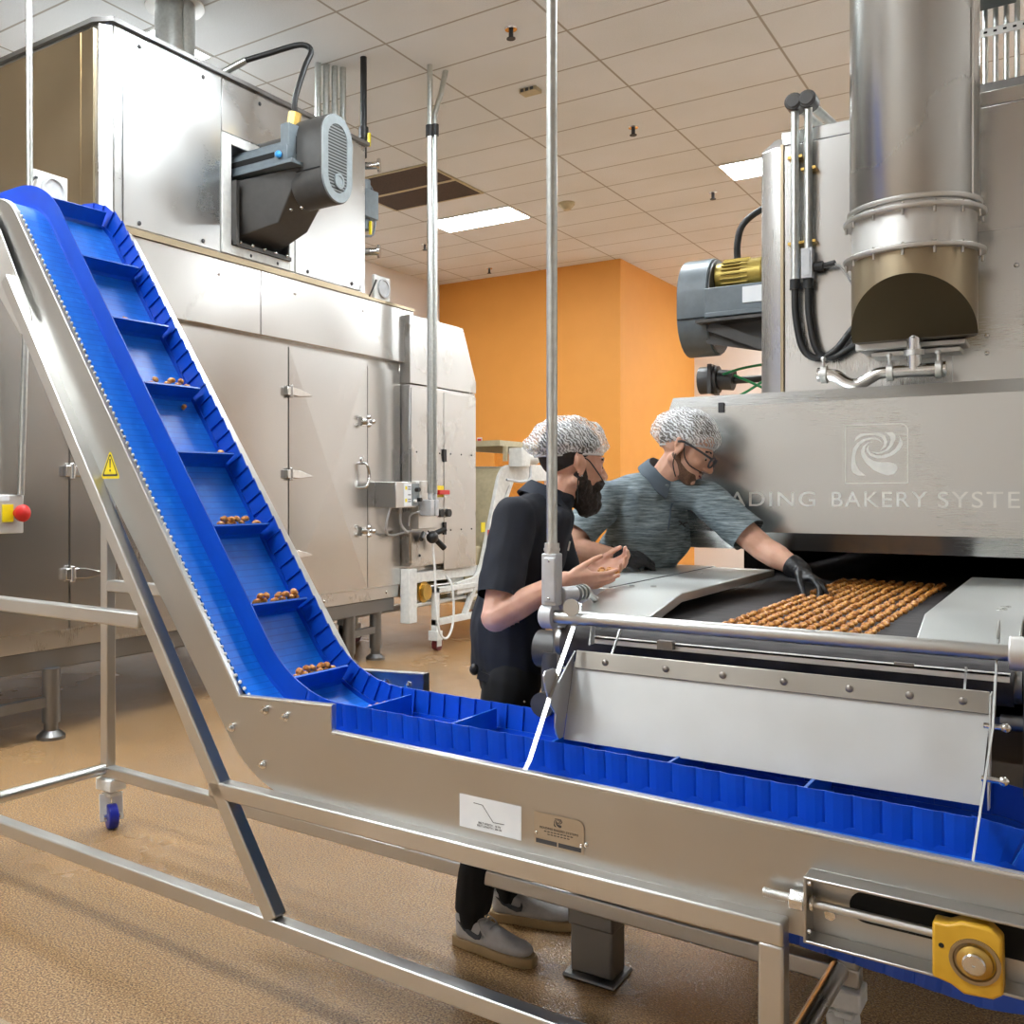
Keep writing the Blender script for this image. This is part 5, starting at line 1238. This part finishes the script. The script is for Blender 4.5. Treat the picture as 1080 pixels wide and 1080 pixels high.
def ring_shell(name, c_, B, rad, mat, par, zcut, puff, noise_amp, tilt=0., seed=0., net=True):
    """a cap over the skull: ellipsoid cut by a slanting plane, with crumpled noise"""
    m = MB(); bmesh.ops.create_icosphere(m.bm, subdivisions=5, radius=1)
    for v in m.bm.verts:
        p = v.co.copy(); k = 1 + noise_amp * (noise.noise(p * 3.2 + V((seed, 0, 0))) + .6 * abs(noise.noise(V((p.x * 9, p.y * 9, p.z * 3)) + V((0, seed, 0)))))
        q = V((p.x * rad[0], p.y * rad[1], p.z * rad[2])) * k
        if q.x < 0: q.x *= 1 + puff * max(0, .6 - p.z * .4)
        v.co = q + V((-.014, 0, .034))
    nrm = V((math.sin(tilt), 0, -math.cos(tilt)))
    bmesh.ops.bisect_plane(m.bm, geom=m.bm.verts[:] + m.bm.edges[:] + m.bm.faces[:], plane_co=(0, 0, zcut), plane_no=nrm, clear_outer=True)
    if net:        # the elastic gathers the cloth in at the rim
        for v in m.bm.verts:
            dd = -(v.co - V((0, 0, zcut))).dot(nrm); k = max(0., 1 - dd / .035); k = k * k * (.17 if v.co.x > 0 else .27)
            v.co.x -= (v.co.x + .005) * k; v.co.y -= v.co.y * k
    rim = [e for e in m.bm.edges if e.is_boundary]
    loop_ = []
    if rim and net:
        nxt = {}
        for e in rim:
            for a, b_ in ((e.verts[0], e.verts[1]), (e.verts[1], e.verts[0])): nxt.setdefault(a, []).append(b_)
        st_ = rim[0].verts[0]; pv, cu = None, st_
        while True:
            loop_.append(cu.co.copy()); nx = [q for q in nxt[cu] if q is not pv]
            if not nx: break
            pv, cu = cu, nx[0]
            if cu is st_ or len(loop_) > 4000: break
    Mx = Matrix.Translation(c_) @ B.to_4x4()
    m.bm.transform(Mx)
    o = m.build(name, mat, par, ang=180)
    if loop_:
        pts = [Mx @ (p * 1.0) for p in loop_[::2]]
        q = MB(); q.tube(pts, .0042, 6, closed=True); q.build('elastic_band', 'net_rim', o, ang=180)
    return o

def wrinkles(amp, scale, stretch, seed):
    def f(p):
        q = V((p.x * stretch[0], p.y * stretch[1], p.z * stretch[2])) * scale + V((seed, seed * 2, 0))
        return amp * (noise.noise(q) + .5 * noise.noise(q * 2.3))
    return f
def away(co_, no_):
    co_, no_ = V(co_), V(no_); return lambda p: (V(p) - co_).dot(no_) > -.05

def shoe(par, heel, yaw_dir, L=.29, gum=True):
    d = V(yaw_dir).normalized(); B = basis(d); h = V(heel)
    g = lambda x, y, z: h + B @ V((x, y, z))
    out = []
    prof = [(-.005, .030), (.03, .040), (.10, .038), (.17, .046), (.22, .047), (.27, .035), (.292, .015)]
    pts = [(x, y) for x, y in prof] + [(x, -y) for x, y in prof[::-1]]
    m = MB(); m.rings([[g(x, y, .0) for x, y in pts], [g(x * 1.0, y * 1.04, .018) for x, y in pts], [g(x, y, .032) for x, y in pts]])
    sole = m.build('sole', 'shoe_sole', par, bevel=.003)
    up_ = [ell(g(.03, 0, .045), (.032, .036, .03), B) + ell(g(.20, 0, .042), (.06, .043, .028), B), ell(g(.225, 0, .045), (.058, .043, .026), B),
           ell(g(.035, 0, .05), (.035, .036, .03), B) + ell(g(.03, 0, .095), (.036, .034, .012), B) + ell(g(.12, 0, .075), (.05, .033, .022), B),
           ell(g(.10, 0, .08), (.03, .03, .025), B) + ell(g(.20, 0, .055), (.05, .036, .02), B)]
    o = blob('shoe', up_, 'shoe', par, .005, 6)
    for s in (1, -1):
        m = MB(); sw = [(.055, .075), (.062, .062), (.085, .052), (.13, .058), (.175, .075), (.125, .050), (.08, .040), (.055, .050)]
        sw = [(.018, .088), (.04, .070), (.07, .055), (.095, .048), (.112, .052), (.116, .066), (.110, .080), (.107, .066), (.10, .062), (.08, .066), (.05, .078)]
        m.rings([[g(x, s * (.0395 - max(0, z - .05) * .25), z) for x, z in sw], [g(x, s * (.0435 - max(0, z - .05) * .25), z) for x, z in sw]]); m.build('side_mark', 'shoe_mark', o)
    m = MB()
    for k in range(5):
        x = .115 + .022 * k; z = .106 - .0115 * k
        m.tube([g(x, -.024, z - .008), g(x + .006, 0, z + .004), g(x, .024, z - .008)], .003, 6, sub=3)
    m.tube([g(.11, 0, .108), g(.10, .03, .105), (g(.12, .045, .085)), g(.13, .042, .065)], .0028, 6, sub=4); m.tube([g(.11, 0, .108), g(.10, -.03, .105), (g(.12, -.045, .085)), g(.13, -.042, .065)], .0028, 6, sub=4)
    m.build('laces', 'shoe', o)
    return o

def person(name, loc, label): return thing(name, loc, label, 'person')
def neck_collar(par, nb, B, mat, r0=.066, tall=.035, opening=40, flare=.036):
    m = MB(); n = 40; rows = []
    for k in range(n + 1):
        a = R(opening + (360 - 2 * opening) * k / n); c_, s_ = math.cos(a), math.sin(a)
        fr = max(0, c_) ; dr = -.035 * max(0, c_) - .012 * abs(s_)
        def q(r, z): return V(nb) + B @ V((c_ * r * 1.06, s_ * r, z + dr))
        rows.append([q(r0, -.02), q(r0 + .002, tall * .7), q(r0 + .008, tall), q(r0 + .016, tall * .75), q(r0 + flare, -.012 - .02 * fr), q(r0 + flare - .006, -.016 - .02 * fr), q(r0 + .010, tall * .5)])
    m.rings(rows); return m.build('collar', mat, par, ang=60)

# ---- man in the navy polo, in profile, holding nuggets
m1 = person('person', (-1.57, 2.93, 0), 'bearded person in a navy polo and white hairnet, seen side-on, cupping nuggets in both hands')
F1 = (CR * math.cos(R(14)) + CF * math.sin(R(14)) - UP * .10).normalized()
B1 = basis(F1); H1 = V((-1.396, 3.060, 1.602)); B1 = B1 * 1.09
T1 = basis(CR * .98 + CF * .05)
pel, chest, neck = V((-1.572, 2.932, .950)), V((-1.512, 2.968, 1.31)), V((-1.462, 3.005, 1.475))
shN, elN, wrN = V((-1.487, 2.815, 1.415)), V((-1.480, 2.675, 1.112)), V((-1.290, 2.775, 1.232))
shF, elF, wrF = V((-1.545, 3.165, 1.415)), V((-1.485, 3.190, 1.150)), V((-1.312, 3.005, 1.238))
hN, hF = pel + CF * -.09 - UP * .03, pel + CF * .09 - UP * .03
kN, kF = V((-1.575, 2.83, .53)), V((-1.585, 3.05, .53))
aN, aF = V((-1.635, 2.795, .10)), V((-1.635, 3.045, .10))
legs = [cap(hN, .085, kN, .058), cap(kN, .058, aN, .038), cap(hF, .085, kF, .058), cap(kF, .058, aF, .038)]
feet1 = [(aN, V((CR.x, CR.y - .62, 0))), (aF, V((CR.x, CR.y - .35, 0)))]
for a, d_ in feet1:
    d_ = d_.normalized(); legs.append(ell(a - UP * .05, .030) + ell(a + d_ * .13 - UP * .065, .025))
HN = hand(wrN, CR * .98 + CF * .04 - UP * .05, CF * .75 + UP * .65, 1 if (CR.cross(CF * .75 + UP * .65)).z > 0 else -1, (.20, .2, .22, .24), spread=.1, thumb_curl=.15, thumb_dir=CR * .84 + UP * .52 + CF * .15)
HF = hand(wrF, CR * .86 - CF * .38 + UP * .22, -CF * .60 - CR * .2 + UP * .66, -1 if (CR.cross(-CF * .85 + UP * .45)).z < 0 else 1, (.50, .52, .5, .5), spread=.1, thumb_curl=.3, thumb_dir=CR * .70 + UP * .55 - CF * .35)
tor = [ell(pel, (.10, .15, .10), T1) + ell(chest, (.10, .15, .12), T1), ell(chest, (.10, .15, .12), T1) + ell(neck - UP * .08, (.07, .12, .05), T1),
       cap(neck - UP * .05, .062, H1 - F1 * .02 - UP * .05, .056), cap(neck - UP * .03, .055, shN, .05), cap(neck - UP * .03, .055, shF, .05)]
arms = [cap(shN, .055, elN, .044), cap(elN, .046, elN.lerp(wrN, .35), .045), cap(elN.lerp(wrN, .3), .046, wrN, .027),
        cap(shF, .055, elF, .044), cap(elF, .046, elF.lerp(wrF, .35), .045), cap(elF.lerp(wrF, .3), .046, wrF, .027)]
body1 = blob('body', head_prims(H1, B1) + tor + legs + arms + HN + HF, 'skin', m1, .0042, 4)
face_bits(body1, H1, B1)
g1 = lambda x, y, z: H1 + B1 @ V((x, y, z))
# beard, hair, hairnet, straps
e1 = lambda x, y, z, r: ell(g1(x, y, z), r, B1)
beard = [e1(.050, 0, -.098, (.050, .048, .052)) + e1(.000, .052, -.045, (.020, .020, .022)) + e1(.000, -.052, -.045, (.020, .020, .022)),
         e1(.062, 0, -.120, (.045, .042, .040)), e1(.094, .016, -.054, (.011, .016, .008)) + e1(.070, .040, -.070, .016), e1(.094, -.016, -.054, (.011, .016, .008)) + e1(.070, -.040, -.070, .016),
         e1(.088, 0, -.098, (.018, .028, .022)) + e1(.06, 0, -.13, .035),
         e1(.0, .064, -.015, (.012, .010, .03)) + e1(.012, .058, -.055, .016), e1(.0, -.064, -.015, (.012, .010, .03)) + e1(.012, -.058, -.055, .016)]
blob('beard', beard, 'beard', body1, .004, 4, disp=wrinkles(.004, 70, (1, 1, .5), 1))
ring_shell('hair', H1, B1, (.102, .0795, .094), 'hair', body1, .012, 0, .01, tilt=.62, net=False)
ring_shell('hairnet', H1, B1, (.124, .098, .112), 'net', body1, .024, .30, .085, tilt=.10, seed=3.3)
for s in (1, -1):
    m = MB(); m.tube([g1(.000, .085 * s, .012), g1(.020, .078 * s, .004), g1(.060, .062 * s, -.028), g1(.094, .034 * s, -.050)], .0022, 6, sub=5)
    m.tube([g1(-.016, .082 * s, -.035), g1(-.012, .077 * s, -.075), g1(-.004, .070 * s, -.125)], .0022, 6, sub=5); m.build('mask_strap', 'black', body1)
m = MB(); m.sph(g1(-.004, -.083, -.042), .004, 8); m.build('ear_stud', 'chrome', body1)
# polo shirt
hem = pel - UP * .035
sht = [ell(hem, (.128, .180, .055), T1) + ell(pel + UP * .12, (.125, .168, .05), T1),
       ell(pel + UP * .12, (.125, .168, .05), T1) + ell(chest, (.122, .178, .09), T1),
       ell(chest, (.122, .178, .09), T1) + ell(neck - UP * .055, (.085, .150, .05), T1),
       cap(neck - UP * .02, .074, shN, .068), cap(neck - UP * .02, .074, shF, .068), ell(neck - UP * .002, (.094, .096, .052), T1)]
def sleeve(sh, el, f=.86, r0=.072, r1=.076): return cap(sh, r0, sh.lerp(el, f), r1)
cutN, cutF = shN.lerp(elN, .80), shF.lerp(elF, .80); dN, dF = (elN - shN).normalized(), (elF - shF).normalized()
nearN = lambda p: (V(p) - cutN).length < .13
nearF = lambda p: (V(p) - cutF).length < .13 and (V(p) - chest).dot(CF) > .12
shirt1 = blob('polo_shirt', sht + [sleeve(shN, elN), sleeve(shF, elF)], 'navy', body1, .0065, 6,
              cuts=[(cutN, dN, lambda p: nearN(p) and (V(p) - chest).dot(CF) < -.135), (cutF, dF, nearF), (hem - UP * .02, -UP, None)],
              disp=wrinkles(.009, 9, (1, 1, .8), 4))
neck_collar(shirt1, neck + UP * .012 + CR * .004, basis(F1 + UP * -.25), 'collar_navy')
def on_surface(obj, p, d_):
    bv = BVHTree.FromPolygons([v.co for v in obj.data.vertices], [tuple(p_.vertices) for p_ in obj.data.polygons])
    h = bv.ray_cast(p, V(d_).normalized()); return h[0], h[1]
def spot(shirt, T_, nk, x, z):
    h, n_ = on_surface(shirt, nk + T_ @ V((.5, x, z)), T_ @ V((-1, 0, 0))); return (h if h else nk + T_ @ V((.12, x, z))) + T_ @ V((.001, 0, 0))
m = MB(); m.tube([spot(shirt1, T1, neck, 0, -.07 - .025 * k) for k in range(6)], .004, 6); m.build('placket', 'collar_navy', shirt1)
m = MB(); m.tube([spot(shirt1, T1, neck, -.075, -.135), spot(shirt1, T1, neck, -.078, -.165)], .004, 6); m.build('chest_mark', 'white_plastic', shirt1)
# trousers
tr = [ell(pel + UP * .03, (.118, .165, .06), T1) + ell(hN - UP * .05, .098) + ell(hF - UP * .05, .098), cap(hN - UP * .03, .098, kN, .074), cap(kN, .074, aN + UP * .01, .060), cap(hF - UP * .03, .098, kF, .074), cap(kF, .074, aF + UP * .01, .060)]
tro = blob('trousers', tr, 'trouser', body1, .007, 6, cuts=[(aN + UP * .022, -UP, None)], disp=wrinkles(.006, 12, (1, 1, .6), 2))
m = MB(); m.bar(pel + T1 @ V((-.118, -.10, -.045)), pel + T1 @ V((-.02, -.172, -.075)), .012, .028); m.sph(pel + T1 @ V((-.13, -.09, -.03)), (.016, .016, .020), 8); m.build('pocket_clip', 'black', tro)
m = MB(); m.sph(pel + T1 @ V((.02, -.172, -.12)), .005, 8); m.build('pocket_rivet', 'chrome', tro)
for a in (aN, aF): blob('sock', [cap(a + UP * .09, .047, a - UP * .02, .042)], 'trouser', body1, .006, 3)
for a, d_ in feet1: shoe(body1, V((a.x, a.y, 0)) - d_.normalized() * .055, d_)
# nuggets in his cupped hands
hc = (wrN + wrF) / 2 + CR * .088 - CF * .03 + UP * .012
for k, (a, c_, h) in enumerate(((-.024, -.02, 0), (.0, -.03, .002), (.022, -.015, .0), (.012, .015, .0), (-.015, .012, .0))):
    nugget(hc + CR * a + CF * c_ + UP * (h + .006), f'baked nugget held in the cupped bare hands, {ORD[k] if k else "first"} of the five', 'nuggets in the cupped hands', (.3 * k, .2, k), 1.)

# ---- man in the grey polo, leaning over the band
m2 = person('person', (-1.62, 3.88, 0), 'person in a heather grey polo, glasses and hairnet leaning over the band with black gloves')
F2 = (CR * .78 - CF * .42 - UP * .52).normalized()
u2 = (UP + CR * .10 + CF * .05)
B2 = basis(F2, u2) * 1.10; H2 = V((-1.250, 3.795, 1.678))
pel, chest, neck = V((-1.65, 3.88, .96)), V((-1.415, 3.855, 1.335)), V((-1.352, 3.815, 1.560))
shR, elR, wrR = V((-1.545, 3.70, 1.475)), V((-1.605, 3.47, 1.285)), V((-1.440, 3.585, 1.252))
shL, elL, wrL = V((-1.185, 3.845, 1.475)), V((-.963, 3.800, 1.292)), V((-.826, 3.745, 1.224))
TU = (neck - pel).normalized()
CH = (CR * .42 - CF * .90); T2 = basis(CH - TU * CH.dot(TU), TU)
hR, hL = pel + T2 @ V((0, -.09, -.03)), pel + T2 @ V((0, .09, -.03))
kR, kL = V((-1.66, 3.76, .52)), V((-1.56, 3.90, .52)); aR, aL = V((-1.68, 3.84, .10)), V((-1.57, 3.99, .10))
legs = [cap(hR, .085, kR, .058), cap(kR, .058, aR, .038), cap(hL, .085, kL, .058), cap(kL, .058, aL, .038)]
feet2 = [(aR, V((.25, -1, 0))), (aL, V((.45, -1, 0)))]
for a, d_ in feet2:
    d_ = d_.normalized(); legs.append(ell(a - UP * .05, .030) + ell(a + d_ * .13 - UP * .065, .025))
def handR(r): return hand(wrR, CR * .96 + CF * .18 - UP * .06, -UP * .80 + CF * .50, 1 if (CR.cross(-UP)).dot(-CF) > 0 else -1, (.62, .66, .66, .62), r=r * 1.12, thumb_curl=.4, spread=.3, size=1.1)
dL = V((.80, -.42, -.46)); nL = V((-.35, -.25, -.90))
sL = dL.cross(nL)
def handL(r): return hand(wrL, dL, nL, 1 if sL.dot(-CR - CF * .6) > 0 else -1, (.42, .50, .55, .60), r=r, thumb_curl=.25, spread=.6, thumb_dir=V((.30, -.62, -.75)), size=1.12)
tor = [ell(pel, (.10, .15, .10), T2) + ell(chest, (.10, .16, .12), T2), ell(chest, (.10, .16, .12), T2) + ell(neck - TU * .10, (.07, .12, .05), T2),
       cap(neck - TU * .05, .064, H2 - F2 * .03 - UP * .05, .058), cap(neck - TU * .05, .055, shR, .05), cap(neck - TU * .05, .055, shL, .05)]
arms = [cap(shR, .056, elR, .046), cap(elR, .048, elR.lerp(wrR, .4), .047), cap(elR.lerp(wrR, .3), .048, wrR, .030),
        cap(shL, .056, elL, .048), cap(elL, .048, elL.lerp(wrL, .4), .047), cap(elL.lerp(wrL, .3), .048, wrL, .030)]
body2 = blob('body', head_prims(H2, B2) + tor + legs + arms + handR(.0078) + handL(.0078), 'skin_b', m2, .0042, 4)
face_bits(body2, H2, B2)
g2 = lambda x, y, z: H2 + B2 @ V((x, y, z)); e2 = lambda x, y, z, r: ell(g2(x, y, z), r, B2)
def glove(hp, wr, el, thick=.042):
    d_ = (wr - el).normalized()
    return blob('glove', hp + [cap(wr - d_ * .03, thick, wr + d_ * .015, .034)], 'glove', body2, .0036, 3, cuts=[(wr - d_ * .035, -d_, None)], disp=wrinkles(.0012, 60, (1, 1, 1), 5))
glove(handR(.0108), wrR, elR); glove(handL(.0108), wrL, elL)
st2 = [e2(.050, 0, -.078, (.040, .045, .034)) + e2(-.006, .052, -.048, (.018, .017, .018)) + e2(-.006, -.052, -.048, (.018, .017, .018)) + e2(.064, 0, -.098, (.024, .026, .019)),
       e2(.090, .015, -.053, (.008, .014, .005)), e2(.090, -.015, -.053, (.008, .014, .005)), e2(.0, .062, -.02, (.010, .010, .026)), e2(.0, -.062, -.02, (.010, .010, .026))]
blob('stubble', st2, 'stubble', body2, .004, 4)
m = MB(); m.tube([g2(.094, .020, -.066), g2(.0985, 0, -.0675), g2(.094, -.020, -.066)], .0035, 8, sub=4); m.build('mouth', 'maroon', body2)
ring_shell('hair', H2, B2, (.102, .0795, .094), 'hair_grey', body2, .026, 0, .01, tilt=.62, net=False)
ring_shell('hairnet', H2, B2, (.113, .090, .103), 'net', body2, .002, .26, .06, tilt=.34, seed=8.1)
# spectacles
fm2 = MB()
for s in (1, -1):
    fm2.tube([g2(.112 - .012 * abs(math.cos(a) * .5 + .6 * s) * .5, .033 * s + .026 * math.cos(a), -.006 + .019 * math.sin(a)) for a in [2 * math.pi * k / 20 for k in range(20)]], .0036, 6, closed=True)
    fm2.tube([g2(.104, .058 * s, .004), g2(.06, .076 * s, .008), g2(0, .086 * s, .010), g2(-.02, .088 * s, .0)], .0044, 6, sub=3)
fm2.tube([g2(.112, -.008, -.002), g2(.116, 0, 0), g2(.112, .008, -.002)], .0025, 6)
gl = fm2.build('glasses', 'ink', body2)
m = MB()
for s in (1, -1): m.rings([[g2(.108 + dx, .033 * s + .025 * math.cos(a), -.006 + .018 * math.sin(a)) for a in [2 * math.pi * k / 20 for k in range(20)]] for dx in (-.0007, .0007)])
m.build('lens', 'lens', gl)
for s in (1, -1):
    m = MB(); m.tube([g2(.004, .084 * s, .004), g2(.022, .074 * s, -.03), g2(.05, .056 * s, -.05), g2(.088, .030 * s, -.052)], .0022, 6, sub=5)
    m.tube([g2(-.006, .080 * s, -.038), g2(.004, .070 * s, -.075), g2(.030, .050 * s, -.108)], .0022, 6, sub=5); m.build('mask_strap', 'black', body2)
hem = pel - UP * .05
sht = [ell(hem, (.128, .185, .055), T2) + ell(pel + TU * .14, (.128, .178, .05), T2), ell(pel + TU * .14, (.128, .178, .05), T2) + ell(chest, (.125, .190, .09), T2),
       ell(chest, (.125, .190, .09), T2) + ell(neck - TU * .07, (.085, .155, .05), T2), cap(neck - TU * .03, .068, shR, .068), cap(neck - TU * .03, .068, shL, .068), ell(neck - TU * .01, (.088, .090, .045), T2)]
cutR, cutL = shR.lerp(elR, .80), shL.lerp(elL, .74); dR, dL_ = (elR - shR).normalized(), (elL - shL).normalized()
shirt2 = blob('polo_shirt', sht + [cap(shR, .074, shR.lerp(elR, .88), .078), cap(shL, .076, shL.lerp(elL, .84), .077)], 'heather', body2, .0065, 6,
              cuts=[(cutR, dR, lambda p: (V(p) - cutR).length < .14 and (V(p) - chest).dot(T2 @ V((0, -1, 0))) > .15), (cutL, dL_, lambda p: (V(p) - cutL).length < .14), (hem - UP * .02, -UP, None)],
              disp=wrinkles(.010, 8, (1, 1, 1), 9))
neck_collar(shirt2, neck + TU * .018, basis(CH * .6 + F2 * .5 - TU * .25, TU), 'collar_grey', flare=.034, tall=.034, opening=34)
inner = MB(); inner.lathe([(.0605, -.05), (.064, .0)], (0, 0, 0), n=28); inner.bm.transform(Matrix.Translation(neck - TU * .01) @ basis(CH, TU).to_4x4()); inner.build('undershirt', 'black', shirt2)
def chest_spot(x, z): return spot(shirt2, T2, neck, x, z)
m = MB(); m.tube([chest_spot(.012, -.065 - .02 * k) + T2 @ V((.002, 0, 0)) for k in range(6)], .0035, 6); m.build('placket', 'collar_grey', shirt2)
c0 = chest_spot(.085, -.135)
m = MB()
for s in (1, -1):
    m.tube([c0 + T2 @ V((.003, s * .022, .010)), c0 + T2 @ V((.004, s * .007, .004)), c0 + T2 @ V((.004, s * .007, -.004)), c0 + T2 @ V((.003, s * .022, -.010))], .0028, 6, sub=3)
m.tube([c0 + T2 @ V((.004, -.010, .004)), c0 + T2 @ V((.005, 0, .0005)), c0 + T2 @ V((.004, .010, .004))], .0024, 6, sub=3)
m.build('chest_emblem', 'ink', shirt2)
tr = [ell(pel + UP * .0, (.118, .170, .06), T2) + ell(hR - UP * .05, .098) + ell(hL - UP * .05, .098), cap(hR - UP * .03, .098, kR, .074), cap(kR, .074, aR + UP * .01, .060), cap(hL - UP * .03, .098, kL, .074), cap(kL, .074, aL + UP * .01, .060)]
blob('trousers', tr, 'trouser', body2, .008, 6, cuts=[(aR - UP * .005, -UP, None)], disp=wrinkles(.006, 12, (1, 1, .6), 6))
for a, d_ in feet2: shoe(body2, V((a.x, a.y, 0)) - d_.normalized() * .055, d_)
